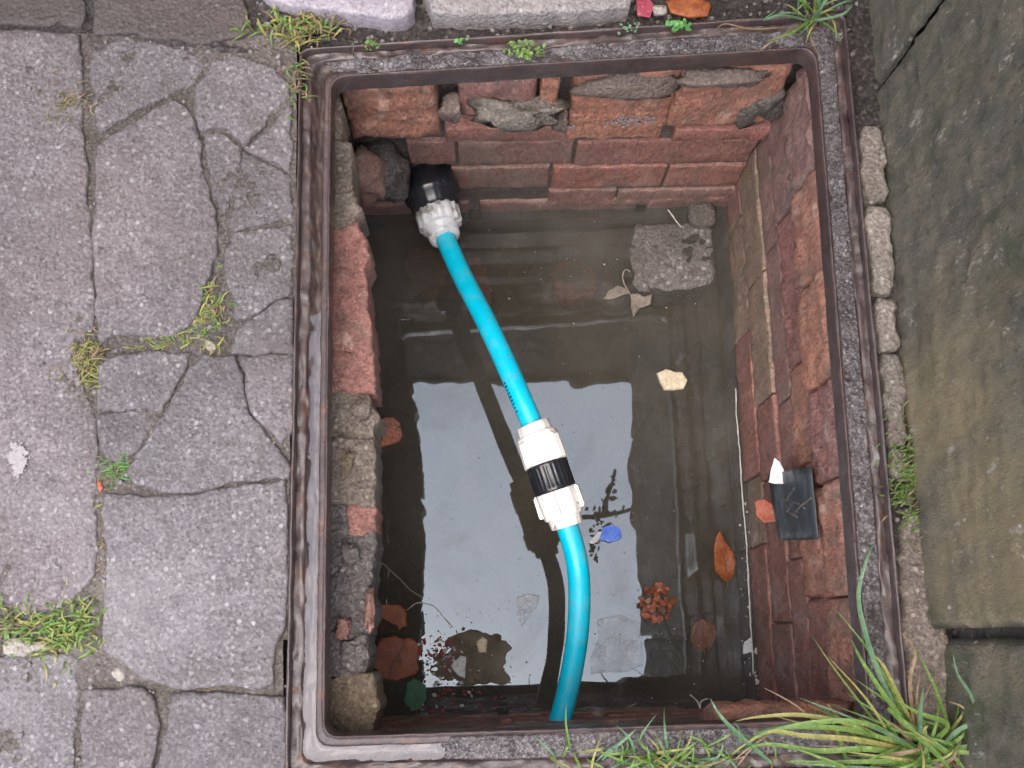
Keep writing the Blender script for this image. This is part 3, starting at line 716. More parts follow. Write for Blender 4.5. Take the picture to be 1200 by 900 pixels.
# --- left wall
lw = empty('brick_wall', 'left brick wall of the pit with a crumbling ledge of worn bricks and mortar', 'brick wall')
panel(lw, Vector((XL - 0.012, -0.36, -0.65)), UY, UZ, 0.72, 0.600, M['mortar_dark'], 4)
zc = -0.19; k = 0
while zc > -0.62:
    ys = -0.33 + (0.11 if k % 2 else 0.0)
    while ys < 0.27:
        brick(lw, Vector((XL, ys, zc)), UY, UZ, -UX, 0.21, 0.066, 0.03, M[['brick_p', 'brick_r'][k % 2]], 400 + k + ys * 10); ys += 0.222
    zc -= 0.077; k += 1
led = [([(396, 100), (402, 166), (414, 170), (418, 215), (424, 238), (380, 240), (380, 100)], 'mortar_mid', -.058),
       ([(380, 232), (418, 226), (424, 246), (412, 262), (380, 262)], 'mortar_mid', -.054),
       ([(380, 258), (404, 250), (420, 240), (430, 290), (437, 350), (441, 410), (402, 411), (380, 411)], 'brick_pink', -.058),
       ([(380, 414), (440, 414), (443, 440), (440, 458), (404, 457), (380, 455)], 'brick_pink', -.060),
       ([(380, 460), (438, 461), (441, 490), (438, 515), (400, 514), (380, 512)], 'mortar_mid', -.066),
       ([(380, 517), (438, 516), (441, 560), (440, 590), (400, 588), (380, 590)], 'mortar_mid', -.058),
       ([(416, 594), (440, 593), (441, 620), (418, 622)], 'brick_pink', -.060),
       ([(380, 594), (413, 593), (416, 625), (441, 626), (440, 690), (438, 740), (400, 742), (380, 740)], 'rubble_grey', -.066),
       ([(380, 744), (432, 742), (436, 770), (428, 792), (380, 794)], 'rubble_grey', -.062),
       ([(380, 796), (428, 792), (442, 800), (445, 830), (440, 870), (380, 880)], 'ochre', -.058)]
for i, (pl, mk, z) in enumerate(led):
    pl = [(x - 5 if x > 412 else x, y) for x, y in pl]
    slab('brick' if 'brick' in mk else 'rubble', pl, z, 0.07, M[mk], lw, jit=0.003, step=0.0035, r=0.003, amp=0.0035, ampL=0.004, smooth_c=0, grow=0.0035, seed=70 + i)
for i, (x, y, rx, ry, mk) in enumerate([(434, 715, .004, .018, 'brick_pink'), (402, 737, .006, .008, 'brick_pink'), (415, 765, .012, .012, 'rubble_grey'), (408, 545, .006, .012, 'ochre'), (424, 480, .009, .007, 'mortar_mid'), (412, 650, .008, .008, 'rubble_grey')]):
    lump('rubble', x, y, 2, -.06, (rx, ry, .007), M[mk], 500 + i, lw, .6)

# ------------------------------------------------------------------ pit floor, water, things in it
st = 0.01; nx, ny = 56, 70
V = []; F = []
for j in range(ny + 1):
    for i in range(nx + 1):
        x, y = -0.29 + i * 0.555 / nx, -0.34 + j * 0.69 / ny
        V.append((x, y, ZW - 0.085 + 0.018 * fn((x, y, 0), 9, 4, 4)))
for j in range(ny):
    for i in range(nx): a = j * (nx + 1) + i; F.append((a, a + 1, a + nx + 2, a + nx + 1))
tag(link('pit_floor', V, F, M['silt']), kind='structure')
V = [(-.30, -.35, ZW), (.262, -.35, ZW), (.262, .35, ZW), (-.30, .35, ZW)]
tag(link('water', V, [(0, 1, 2, 3)], M['water'], smooth=False), kind='structure')

def thing_slab(name, label, cat, pl, z, thick, mat, group=None, **kw):
    return tag(slab(name, pl, z, thick, M[mat], None, **kw), label, cat, group)
thing_slab('concrete_block', 'gravelly concrete block at the water by the far right corner', 'concrete block', [(736, 262), (780, 259), (834, 262), (838, 300), (840, 335), (790, 340), (738, 346)], ZW + 0.003, 0.14, 'concrete_block', jit=.004, step=.005, r=.008, amp=.004, ampL=.005, seed=81)
tag(lump('round_stone', 822, 252, 2, ZW + .004, (.019, .019, .012), M['mortar_dark'], 5, None, .15), 'smooth round grey stone sitting behind the concrete block', 'stone')
subs = [('brick', 'submerged orange brick piece beside the upper pipe, far left of water', [(476, 292), (500, 288), (518, 300), (520, 345), (498, 352), (478, 335)], 'brick_sub', ZW - .0045),
        ('brick', 'submerged narrow red brick just right of the upper pipe', [(545, 296), (565, 300), (580, 345), (570, 372), (552, 330)], 'brick_sub', ZW - .0045),
        ('brick', 'submerged dark red brick right of the pipe below the far wall', [(645, 310), (690, 302), (705, 335), (690, 352), (650, 348)], 'brick_sub', ZW - .0045),
        ('brick', 'submerged red brick corner at left edge beside the sky reflection', [(430, 490), (468, 488), (474, 510), (460, 524), (430, 524)], 'brick_sub', ZW + .0004),
        ('brick', 'submerged square red brick at lower left, above the orange disc', [(425, 706), (474, 708), (478, 742), (425, 745)], 'leaf_sod', ZW + .0012),
        ('terracotta_disc', 'round orange terracotta piece under water at lower left', [(444, 748), (466, 744), (486, 754), (492, 772), (484, 792), (462, 800), (444, 790), (438, 768)], 'leaf_sod', ZW + .0024),
        ('stone', 'submerged brown square stone at the bottom right of the pipe', [(712, 800), (770, 798), (775, 845), (716, 848)], 'mortar_dark', ZW - .0045),
        ('stone', 'brown silty patch awash in place of a dark phone reflection, lower left corner of the sky reflection', [(508, 748), (540, 738), (588, 741), (604, 762), (590, 778), (602, 798), (560, 806), (520, 800), (500, 780)], 'silt', ZW + .0008),  # silt patch drawn in place of the dark reflection of a phone
        ('stone', 'submerged rounded grey stone at the bottom edge of the water', [(560, 828), (590, 824), (600, 838), (585, 850), (562, 848)], 'rubble_grey', ZW - .0045),
        ('stone', 'submerged pinkish stone seen inside the sky reflection', [(535, 556), (552, 550), (564, 562), (560, 588), (545, 596), (534, 580)], 'brick_pink', ZW - .004)]
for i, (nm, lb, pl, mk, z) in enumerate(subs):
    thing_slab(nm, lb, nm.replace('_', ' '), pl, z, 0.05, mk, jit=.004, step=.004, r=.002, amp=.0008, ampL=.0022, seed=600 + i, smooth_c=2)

# ------------------------------------------------------------------ tubes (pipe, fittings, twigs)
def tube_rings(path, radii, nseg=24, lobes=None):
    V, F = [], []; n = len(path)
    up = Vector((0.3, 0.2, 1)).normalized(); prev = None
    for i in range(n):
        t = path[min(n - 1, i + 1)] - path[max(0, i - 1)]
        t = t.normalized() if t.length > 1e-7 else Vector((0, -1, 0))
        s = t.cross(up).normalized() if prev is None else (prev - t * prev.dot(t)).normalized()
        prev = s; b = s.cross(t)
        for k in range(nseg):
            a = 2 * math.pi * k / nseg; rr = radii[i] if not callable(radii) else radii(i)
            if lobes: rr *= lobes(i, a)
            V.append(path[i] + s * math.cos(a) * rr + b * math.sin(a) * rr)
    for i in range(n - 1):
        for k in range(nseg):
            a, b_ = i * nseg + k, i * nseg + (k + 1) % nseg
            F.append((a, b_, b_ + nseg, a + nseg))
    F.append(tuple(reversed(range(nseg)))); F.append(tuple(range((n - 1) * nseg, n * nseg)))
    return V, F
def catmull(P, m=10):
    out = []; n = len(P)
    for i in range(n - 1):
        p0, p1, p2, p3 = P[max(0, i - 1)], P[i], P[i + 1], P[min(n - 1, i + 2)]
        for k in range(m):
            t = k / m
            out.append(0.5 * ((2 * p1) + (p2 - p0) * t + (2 * p0 - 5 * p1 + 4 * p2 - p3) * t * t + (3 * p1 - p0 - 3 * p2 + p3) * t ** 3))
    out.append(P[-1]); return out
ctrl = [(499, 203, -.352), (506, 226, -.352), (513, 251, -.35), (521, 277, -.343), (541, 322, -.32), (567, 372, -.29), (590, 420, -.27), (611, 468, -.26), (628, 508, -.26), (646, 560, -.26), (664, 614, -.265), (676, 658, -.27), (679, 702, -.28), (676, 750, -.29), (668, 797, -.30), (656, 845, -.31), (640, 895, -.32)]
CP = [at(x, y, z) for x, y, z in ctrl]
FP = catmull(CP, 12)
def cum(path):
    s = [0]
    for i in range(1, len(path)): s.append(s[-1] + (path[i] - path[i - 1]).length)
    return s
CS = cum(FP)
def at_s(s):
    s = max(0, min(CS[-1] - 1e-6, s)); import bisect
    i = min(len(CS) - 2, bisect.bisect_right(CS, s) - 1); return FP[i].lerp(FP[i + 1], (s - CS[i]) / (CS[i + 1] - CS[i]))
def s_of(k): return CS[k * 12]
PR = 0.0119
pipe = empty('water_pipe', 'bright blue plastic water pipe curving across the pit through a white and black coupling', 'pipe')
def seg(name, s0, s1, prof, mat, nseg=48, lobes=None, n=None, parent=pipe):
    """prof: list of (u in 0..1, radius)"""
    path, rad = [], []
    for u, r_ in prof: path.append(at_s(s0 + (s1 - s0) * u)); rad.append(r_)
    V, F = tube_rings(path, rad, nseg, lobes); return link(name, V, F, mat, parent)
sa, sb = s_of(3) - 0.012, s_of(8) + 0.004
def tube_prof(n, r): return [(i / n, r) for i in range(n + 1)]
seg('pipe_run', sa, sb, tube_prof(70, PR), M['pipe'], 40)
sc, sdn = s_of(10) - 0.002, CS[-1]
seg('pipe_run', sc, sdn, tube_prof(60, PR), M['pipe'], 40)
# mid coupling: collar, wing nut, black ribbed body, wing nut, collar
cp = empty('coupling'); cp.parent = pipe
def lob(i, a): return 1.0 + 0.0
def ribs(n, amp): return lambda i, a: 1.0 + amp * (1 if math.cos(n * a) > 0.25 else 0)
s0c = s_of(8) - 0.011; s1c = s_of(10) + 0.003; Lc = s1c - s0c
def nut(s0, s1, flip, R_, parent, mat, collar=0.0178, wings=4, ph=0.4):
    prof = [(0.0, PR + .0006), (0.004, collar - .001), (0.02, collar), (0.22, collar + .0006), (0.25, R_ - .003), (0.28, R_ - .0005), (0.32, R_), (0.60, R_ + .0008), (0.97, R_ + .0012), (0.99, R_ - .0002), (1.0, PR)]
    if flip: prof = [(1 - u, r_) for u, r_ in reversed(prof)]
    o = seg('nut', s0, s1, prof, mat, 96, lambda i, a: 1.0 + 0.018 * (math.cos(14 * a) > 0), parent=parent)
    # raised wing lugs, each a small block standing on the nut
    for k in range(wings):
        a = ph + 2 * math.pi * k / wings
        ua, ub = (0.38, 0.98) if not flip else (0.02, 0.62)
        A = at_s(s0 + (s1 - s0) * ua); Bp = at_s(s0 + (s1 - s0) * ub); t = (Bp - A).normalized()
        s_ = t.cross(Vector((.3, .2, 1))).normalized(); b_ = s_.cross(t)
        rd = s_ * math.cos(a) + b_ * math.sin(a); tg = rd.cross(t)
        V = []
        for P_, h in ((A, .0022), (A.lerp(Bp, .1), .0045), (A.lerp(Bp, .92), .0050), (Bp, .0040)):
            for w_, hh in ((-.0042, -.003), (-.0036, h), (.0036, h), (.0042, -.003)):
                V.append(P_ + rd * (R_ + hh) + tg * w_)
        F = []
        for i in range(3):
            for j in range(3): q = i * 4 + j; F.append((q, q + 1, q + 5, q + 4))
        F += [(0, 3, 2, 1), (12, 13, 14, 15)]
        link('lug', V, F, mat, o, smooth=False)
    return o
nut(s0c, s0c + Lc * 0.40, False, 0.0228, cp, M['white'], collar=0.0185)
seg('body', s0c + Lc * 0.39, s0c + Lc * 0.655, [(0, .0220), (.02, .0228), (.12, .0231), (.15, .0221), (.85, .0221), (.88, .0231), (.98, .0228), (1, .0220)], M['black'], 160, lambda i, a: 1.0 + (0.03 * (math.sin(26 * a) > 0.0) if 2 < i < 5 else 0.0), parent=cp)
nut(s0c + Lc * 0.645, s1c, True, 0.0212, cp, M['white'], collar=0.0172, ph=0.9)
# wall fitting: black body entering the wall, pale nut round the pipe
wf_ = empty('wall_fitting'); wf_.parent = pipe
seg('body', -0.0, s_of(2) - 0.004, [(0, .0315), (.35, .0315), (.4, .0335), (.62, .0335), (.66, .0300), (.9, .0290), (1, .026)], M['black'], 64, lambda i, a: 1 + 0.02 * (math.cos(20 * a) > 0), parent=wf_)
seg('nut', s_of(2) - 0.006, s_of(3) + 0.004, [(0, .0250), (.05, .0256), (.55, .0250), (.60, .0226), (.63, .0200), (.9, .0190), (.97, .0180), (.99, .0140), (1, .0122)], M['white_dull'], 96, lambda i, a: 1 + 0.055 * (math.cos(14 * a) > 0.1 and i < 3), parent=wf_)
back = CP[0] + Vector((-.012, .03, -.004))
V, F = tube_rings([back + Vector((-.004, .03, 0)), back, CP[0]], [.0315, .0315, .0315], 48); link('stub', V, F, M['black'], wf_)
# faint printing along the pipe (illegible marks) near the coupling
mk = []
for s_, n_ in ((s_of(7) - .022, 9), (s_of(8) - 0.020 - .012, 0)):
    for k in range(n_):
        P_ = at_s(s_ + k * .0042); Pn = at_s(s_ + k * .0042 + .002); t = (Pn - P_).normalized()
        rt = t.cross((P_ - CAM_LOC).normalized()).normalized(); vw = (CAM_LOC - P_).normalized(); vw = (vw - t * vw.dot(t)).normalized()
        a = 0.95; rad = (-rt * math.sin(a) + vw * math.cos(a)); tg = rad.cross(t)
        if (at_s(s_) - at_s(s_)).length == 0:
            h = random.choice([.0016, .0024, .002]); w_ = random.choice([.0007, .0011])
            V = [P_ + rad * (PR + .00025) + tg * q * h + t * r_ * w_ for q, r_ in ((-1, -1), (1, -1), (1, 1), (-1, 1))]
            mk.append((V, [(0, 1, 2, 3)]))
v, f = join(mk); link('print', v, f, M['ink'], pipe, smooth=False)

# ------------------------------------------------------------------ grass and small plants
def blade_mesh(path, w, fold=0.25, seed=0):
    n = len(path); V, F = [], []
    for i, p in enumerate(path):
        t = (path[min(n - 1, i + 1)] - path[max(0, i - 1)]).normalized()
        side = t.cross(Vector((0.05, 0.1, 1))); side = side.normalized() if side.length > 1e-4 else Vector((1, 0, 0))
        up = side.cross(t).normalized(); u = i / (n - 1)
        ww = w * min(1, 0.55 + u * 2) * (1 - u ** 2.5) * 0.5 + 0.00008
        V += [p - side * ww + up * ww * fold, p.copy(), p + side * ww + up * ww * fold]
    for i in range(n - 1):
        a = i * 3; F += [(a, a + 1, a + 4, a + 3), (a + 1, a + 2, a + 5, a + 4)]
    return V, F
def blade_px(pts, w):
    return blade_mesh(catmull([at(*p) for p in pts], 7), w)
def arc(base, ang, L, h, droop, w, seed=0):
    P = []
    for k in range(9):
        u = k / 8; r_ = L * u; z = h * math.sin(min(1, u * 1.05) * math.pi * droop) if droop > 0 else h * u
        P.append(base + Vector((math.cos(ang) * r_ + 0.004 * math.sin(3 * u + seed), math.sin(ang) * r_ + .003 * math.cos(2 * u + seed), z)))
    return blade_mesh(P, w)

big = empty('grass_tuft', 'large tuft of long green and yellowing grass over the bottom right frame corner', 'grass')
hero = [
 ('grass_b', .0055, [(1060, 850, .01), (1030, 790, .03), (1012, 735, .05), (1006, 695, .06), (1016, 655, .065), (1025, 635, .06)]),
 ('grass', .0050, [(1075, 865, .01), (1040, 820, .03), (1010, 775, .04), (998, 750, .035)]),
 ('grass_y', .0042, [(1070, 850, .01), (1050, 810, .03), (1035, 780, .04), (1018, 762, .035)]),
 ('grass_b', .0055, [(1080, 880, .01), (1078, 840, .05), (1082, 805, .07)]),
 ('straw', .0040, [(1072, 860, .01), (1066, 800, .04), (1072, 765, .05), (1055, 740, .05)]),
 ('straw', .0030, [(1078, 870, .01), (1074, 820, .04), (1078, 790, .05)]),
 ('grass', .0050, [(1085, 880, .01), (1000, 856, .03), (930, 852, .035), (890, 860, .02), (855, 888, .0)]),
 ('grass_y', .0052, [(1085, 885, .01), (1010, 868, .03), (940, 862, .035), (900, 858, .03), (853, 886, .0)]),
 ('grass', .0055, [(1085, 890, .01), (1020, 878, .03), (960, 880, .03), (900, 872, .03), (870, 880, .01)]),
 ('grass_y', .0045, [(1060, 880, .01), (1000, 850, .03), (940, 838, .03), (890, 840, .02), (862, 845, .0)]),
 ('grass', .0050, [(1090, 890, .01), (1020, 850, .04), (960, 846, .04), (900, 858, .03), (872, 874, .01)]),
 ('grass_b', .0045, [(905, 895, .0), (870, 865, .02), (845, 840, .03), (832, 818, .03)]),
 ('grass', .0050, [(1100, 890, .01), (1050, 892, .02), (980, 893, .02), (920, 893, .01)]),
 ('grass_b', .0045, [(1095, 885, .01), (1120, 858, .03), (1150, 838, .04), (1157, 795, .05), (1128, 775, .045)]),
 ('grass_b', .0042, [(1110, 885, .01), (1148, 860, .03), (1140, 820, .05), (1122, 790, .055), (1117, 766, .055)]),
 ('straw', .0038, [(1110, 880, .01), (1150, 850, .03), (1130, 830, .03), (1112, 822, .03)]),
 ('grass', .0045, [(1100, 885, .01), (1130, 850, .03), (1165, 825, .03), (1168, 824, .03)]),
 ('grass', .0052, [(1090, 880, .01), (1130, 876, .03), (1160, 872, .03), (1182, 871, .03)]),
 ('grass_b', .0050, [(1120, 900, .01), (1150, 888, .02), (1180, 893, .02), (1200, 905, .01)]),
 ('grass', .0055, [(1085, 875, .01), (1110, 850, .04), (1075, 835, .05), (1050, 820, .05)]),
 ('grass', .0060, [(1060, 845, .02), (1090, 868, .03), (1120, 890, .03), (1140, 915, .02)]),
 ('grass', .0060, [(1040, 830, .02), (1075, 862, .03), (1105, 892, .03), (1125, 920, .02)]),
 ('grass_y', .0045, [(1075, 890, .0), (1080, 860, .03), (1088, 850, .04)]),
 ('grass_b', .0055, [(1150, 910, .01), (1158, 880, .02), (1166, 862, .03)]),
 ('straw', .0022, [(1000, 880, .0), (960, 850, .02), (930, 825, .03), (895, 806, .03)]),
 ('grass_y', .0035, [(1020, 880, .0), (985, 845, .02), (970, 825, .03)]),
]
for m_, w_, pts in hero:
    v, f = blade_px(pts, w_ * 0.85); link('blade', v, f, M[m_], big)
root = at(1082, 880, 0)
for k in range(88):
    a = random.gauss(math.radians(165), 0.75) if k < 58 else random.uniform(0, 6.28)
    L = random.uniform(.03, .14) if k < 58 else random.uniform(.02, .06)
    b_ = root + Vector((random.gauss(0, .022), random.gauss(-.008, .013), -.004))
    v, f = arc(b_, a, L, random.uniform(.01, .045), random.uniform(.5, .9), random.uniform(.0016, .004), k)
    link('blade', v, f, M[random.choice(['grass', 'grass', 'grass_y', 'grass_b', 'straw', 'grass'])], big)

def tuft(name, label, cat, px, py, rx, ry, n, mats, L=(.01, .03), h=(.004, .014), w=(.0012, .0025), z=0.0, group=None, bias=None):
    """small tuft: joined blades, one mesh per colour"""
    r_ = empty(name, label, cat, group)
    by = {}
    for k in range(n):
        b_ = at(px, py, z) + Vector((random.gauss(0, rx), random.gauss(0, ry), 0))
        ang = random.uniform(0, 6.28) if bias is None else random.gauss(bias, .9)
        m_ = random.choice(mats); by.setdefault(m_, []).append(arc(b_, ang, random.uniform(*L), random.uniform(*h), random.uniform(.5, .95), random.uniform(*w), k))
    for m_, ps in by.items():
        if len(ps) <= 4:
            for v, f in ps: link('blade', v, f, M[m_], r_)
            continue
        v, f = join(ps); tag(link('blades', v, f, M[m_], r_), kind='stuff')
    return r_
tuft('grass_tuft', 'low green grass tuft growing over the middle of the bottom frame edge', 'grass', 760, 893, .035, .006, 75, ['grass', 'grass', 'grass_b', 'grass_y'], (.012, .04), (.006, .024), (.0013, .0026), -.004)
tuft('grass_tuft', 'sparse dry grass between the two bottom tufts', 'grass', 850, 893, .03, .005, 30, ['grass', 'straw'], (.01, .04), (.005, .015), (.001, .002), -.004)
tg = tuft('grass_tuft', 'spiky pale green grass tuft on the top right corner of the frame', 'grass', 948, 22, .006, .005, 22, ['grass', 'grass_b', 'grass_y'], (.02, .045), (.01, .03), (.0016, .0028), .0)
for m_, w_, pts in [('grass_b', .003, [(948, 25, .01), (915, 18, .03), (895, 24, .02), (910, 12, .02)]), ('grass', .003, [(948, 25, .01), (925, 40, .02), (900, 48, .01)]), ('grass_b', .003, [(950, 25, .01), (985, 18, .02), (1000, 5, .02)]), ('straw', .0018, [(945, 28, .0), (952, 50, .01), (960, 65, .01)]), ('straw', .0018, [(935, 30, .0), (900, 52, .01), (888, 62, .0)]), ('straw', .0018, [(920, 32, .0), (880, 34, .01), (850, 28, .01), (838, 36, .0)]), ('grass', .0035, [(948, 25, .0), (945, 5, .03), (930, -12, .03)]), ('grass_b', .0035, [(950, 25, .0), (968, 0, .03), (972, -15, .03)])]:
    v, f = blade_px(pts, w_); link('blade', v, f, M[m_], tg)
tuft('grass_tuft', 'grass and yellow leaves in the soil at the top left corner of the frame', 'grass', 345, 38, .022, .007, 130, ['grass', 'grass_y', 'moss_d', 'straw'], (.006, .02), (.004, .014), (.0012, .003), -.004)
tuft('grass_tuft', 'wispy dry grass hanging over the top left corner of the iron rim', 'grass', 350, 85, .003, .02, 40, ['moss_d', 'straw', 'grass'], (.006, .016), (.002, .008), (.0008, .0015), .0)
tuft('grass_tuft', 'green grass growing in the wide crack between the upper paving stones', 'grass', 248, 372, .006, .016, 110, ['grass', 'moss', 'grass_y', 'straw'], (.006, .016), (.003, .01), (.001, .002), -.008)
tuft('grass_tuft', 'flat mossy grass in the joint left of the wide crack', 'grass', 205, 399, .014, .003, 80, ['grass', 'moss_d', 'grass_y'], (.005, .012), (.002, .007), (.001, .002), -.008)
tuft('moss_patch', 'yellowish dry moss patch at the paving joint on the left', 'moss', 104, 422, .008, .018, 150, ['moss_d', 'straw', 'grass_y'], (.004, .012), (.002, .007), (.0008, .0016), -.006)
tuft('moss_patch', 'small faded moss patch in the top part of the long left joint', 'moss', 82, 125, .009, .010, 50, ['moss_d', 'straw'], (.004, .01), (.001, .005), (.0008, .0014), -.001)
tuft('moss_patch', 'small green moss patch in the crack above the large lower slab', 'moss', 136, 550, .007, .006, 70, ['weed', 'moss', 'moss_d'], (.003, .008), (.001, .006), (.0008, .0016), -.006)
tuft('moss_patch', 'thin line of moss in the lower part of the long left joint', 'moss', 117, 640, .002, .022, 60, ['moss_d', 'grass_y', 'straw'], (.003, .008), (.001, .005), (.0008, .0014), -.008)
tuft('grass_tuft', 'bright green grass clump in the joint above the bottom left slab', 'grass', 80, 738, .013, .012, 190, ['grass', 'grass_y', 'grass'], (.006, .018), (.004, .014), (.0012, .0024), -.008)
tuft('grass_tuft', 'green grass at the left picture edge above the cream stone', 'grass', 14, 735, .016, .010, 130, ['grass', 'grass_y', 'moss_d'], (.006, .018), (.004, .012), (.0012, .0024), -.008)
tuft('moss_patch', 'bright green moss clump beside the mossy wall, right of frame', 'moss', 1066, 562, .010, .022, 260, ['moss', 'moss', 'moss_d'], (.003, .009), (.001, .009), (.001, .002), -.006)
tuft('moss_patch', 'thin film of moss in the joint of the large lower slab', 'moss', 240, 812, .03, .002, 60, ['moss_d', 'straw'], (.003, .008), (.001, .004), (.0008, .0014), -.008)

def weed(name, label, px, py, n, spread, size, mat, z=0.003):
    r_ = empty(name, label, 'weed')
    for k in range(n):
        a = random.uniform(0, 6.28); d_ = random.uniform(0, 1) ** .6
        c = at(px, py, z) + Vector((math.cos(a) * spread[0] * d_, math.sin(a) * spread[1] * d_, random.uniform(.001, .008)))
        s_ = size * random.uniform(.6, 1.2); nrm = Vector((random.gauss(0, .5), random.gauss(0, .5), 1)).normalized()
        ux = nrm.orthogonal().normalized(); ux = Matrix.Rotation(a, 3, nrm) @ ux; uy = nrm.cross(ux)
        V = [c + nrm * -s_ * .15] + [c + ux * math.cos(t) * s_ + uy * math.sin(t) * s_ * .7 for t in [i * math.pi / 4 for i in range(8)]]
        link('leaf', V, [(0, i + 1, (i + 1) % 8 + 1) for i in range(8)], M[mat], r_)
    return r_
weed('clover_weed', 'bright green round leaved weed on the middle of the top frame edge', 793, 33, 34, (.012, .006), .0028, 'weed')
weed('moss_weed', 'feathery green weed growing on the top frame edge above the orange bricks', 614, 60, 90, (.020, .009), .0020, 'grass')
weed('clover_weed', 'tiny green seedling on the top frame edge', 541, 50, 10, (.006, .003), .0022, 'weed')
weed('clover_weed', 'sparse dull green weed near the left end of the top frame edge', 436, 56, 16, (.010, .005), .0020, 'grass')
weed('moss_weed', 'faint pale weed on the top frame edge left of the bright round weed', 733, 36, 18, (.014, .004), .0018, 'grass_b')

# ------------------------------------------------------------------ leaves, litter and debris
def flake(name, label, cat, pl, z, mat, tilt=(0, 0), seed=0, curl=.0, thick=.0006, step=.003, jit=.001, ampL=.0015, group=None):
    return tag(slab(name, pl, z, thick, M[mat], None, jit=jit, step=step, r=.0006, amp=.0005, ampL=ampL, seed=seed, tilt=tilt, curl=curl, smooth_c=0 if jit < .002 else 1), label, cat, group)
ZF = ZW + .003
flake('foam_piece', 'cream coloured crumbly piece floating right of the blue pipe', 'debris', [(770, 438), (780, 432), (790, 436), (800, 436), (806, 445), (802, 456), (790, 457), (779, 456)], ZF + .003, 'cream', thick=.008, seed=1, step=.0025, ampL=.003)
w1 = flake('wrapper', 'blue and white torn wrapper floating just right of the lower pipe', 'litter', [(690, 636), (700, 624), (712, 620), (706, 630), (696, 638)], ZF + .002, 'paper', seed=2)
wb = slab('printed_part', [(702, 632), (706, 620), (717, 615), (728, 619), (729, 630), (716, 636)], ZF + .003, .0006, M['blue_wrap'], w1, jit=.002, step=.003, r=.0006, seed=3, smooth_c=0, ampL=.004)
flake('plastic_scrap', 'pale crumpled plastic scrap floating in the sky reflection', 'litter', [(606, 700), (618, 696), (632, 698), (630, 710), (620, 722), (612, 734), (606, 722)], ZF, 'film', seed=4, ampL=.003)
flake('plastic_film', 'sheet of clear plastic film just under the surface beside the lower pipe', 'litter', [(700, 726), (725, 720), (750, 730), (754, 780), (735, 787), (692, 790), (690, 772), (702, 750)], ZW + .0015, 'film', seed=5, ampL=.004)
lf = [(750, 692), (760, 684), (772, 682), (784, 686), (790, 700), (788, 716), (778, 728), (764, 730), (752, 720), (747, 706)]
bun = empty('leaf', 'round crumpled rust orange leaf floating right of the clear film', 'leaf')
rn2 = random.Random(12); by_m = {}
for k in range(46):
    a_ = rn2.uniform(0, 6.28); d_ = rn2.uniform(0, 1) ** .6
    c = at(768 + 20 * d_ * math.cos(a_), 706 + 23 * d_ * math.sin(a_), ZF + .002 + .006 * (1 - d_) + rn2.uniform(0, .002)); s_ = rn2.uniform(.0035, .0075)
    n_ = Vector((rn2.gauss(0, .6), rn2.gauss(0, .6), 1)).normalized(); ux = Matrix.Rotation(rn2.uniform(0, 6), 3, n_) @ n_.orthogonal().normalized(); uy = n_.cross(ux)
    V = [c] + [c + ux * s_ * math.cos(t) * rn2.uniform(.7, 1.2) + uy * s_ * .7 * math.sin(t) * rn2.uniform(.7, 1.2) - n_ * s_ * rn2.uniform(0, .5) for t in [q * .785 for q in range(8)]]
    m_ = rn2.choice(['leaf_b', 'leaf_b', 'leaf_r', 'leaf_o', 'leaf_brown']); by_m.setdefault(m_, []).append((V, [(0, q + 1, (q + 1) % 8 + 1) for q in range(8)]))
for m_, ps in by_m.items():
    v, f = join(ps); tag(link('crumpled_blade', v, f, M[m_], bun), kind='stuff')
flake('leaf', 'long orange brown leaf floating near the right wall', 'leaf', [(842, 622), (848, 632), (858, 645), (862, 660), (858, 678), (848, 682), (838, 670), (835, 650), (838, 632)], ZF + .003, 'leaf_o', seed=7, ampL=.009, curl=.002)
flake('leaf', 'dark sodden brown leaf half sunk below the long orange one', 'leaf', [(812, 730), (824, 724), (838, 732), (840, 748), (832, 762), (816, 764), (808, 748)], ZW + .001, 'leaf_brown', seed=8, ampL=.003)
flake('leaf', 'grey dried leaf with curly stem below the concrete block', 'leaf', [(738, 346), (748, 344), (756, 348), (764, 345), (762, 357), (750, 362), (742, 374), (740, 358)], ZF + .004, 'leaf_grey', seed=9, ampL=.003, curl=.003)
flake('leaf', 'grey pointed dried leaf left of the curly stemmed one', 'leaf', [(706, 350), (714, 340), (724, 335), (733, 338), (738, 343), (722, 350)], ZF + .002, 'leaf_grey', seed=10, ampL=.002)
flake('leaf', 'dark green rounded leaf floating at lower left', 'leaf', [(476, 800), (488, 796), (498, 802), (500, 818), (494, 830), (482, 832), (474, 820)], ZF, 'leaf_green', seed=11, ampL=.002)
flake('leaf', 'bright red curled leaf caught beside the dark plastic on the right wall', 'leaf', [(884, 588), (895, 584), (906, 592), (914, 600), (908, 612), (896, 612), (887, 602)], -.33, 'leaf_r', seed=12, ampL=.004, tilt=(.5, 0), curl=.003)
pl_ = empty('plastic_plate', 'dark grey plastic piece with twigs leaning on the right brick wall', 'litter')
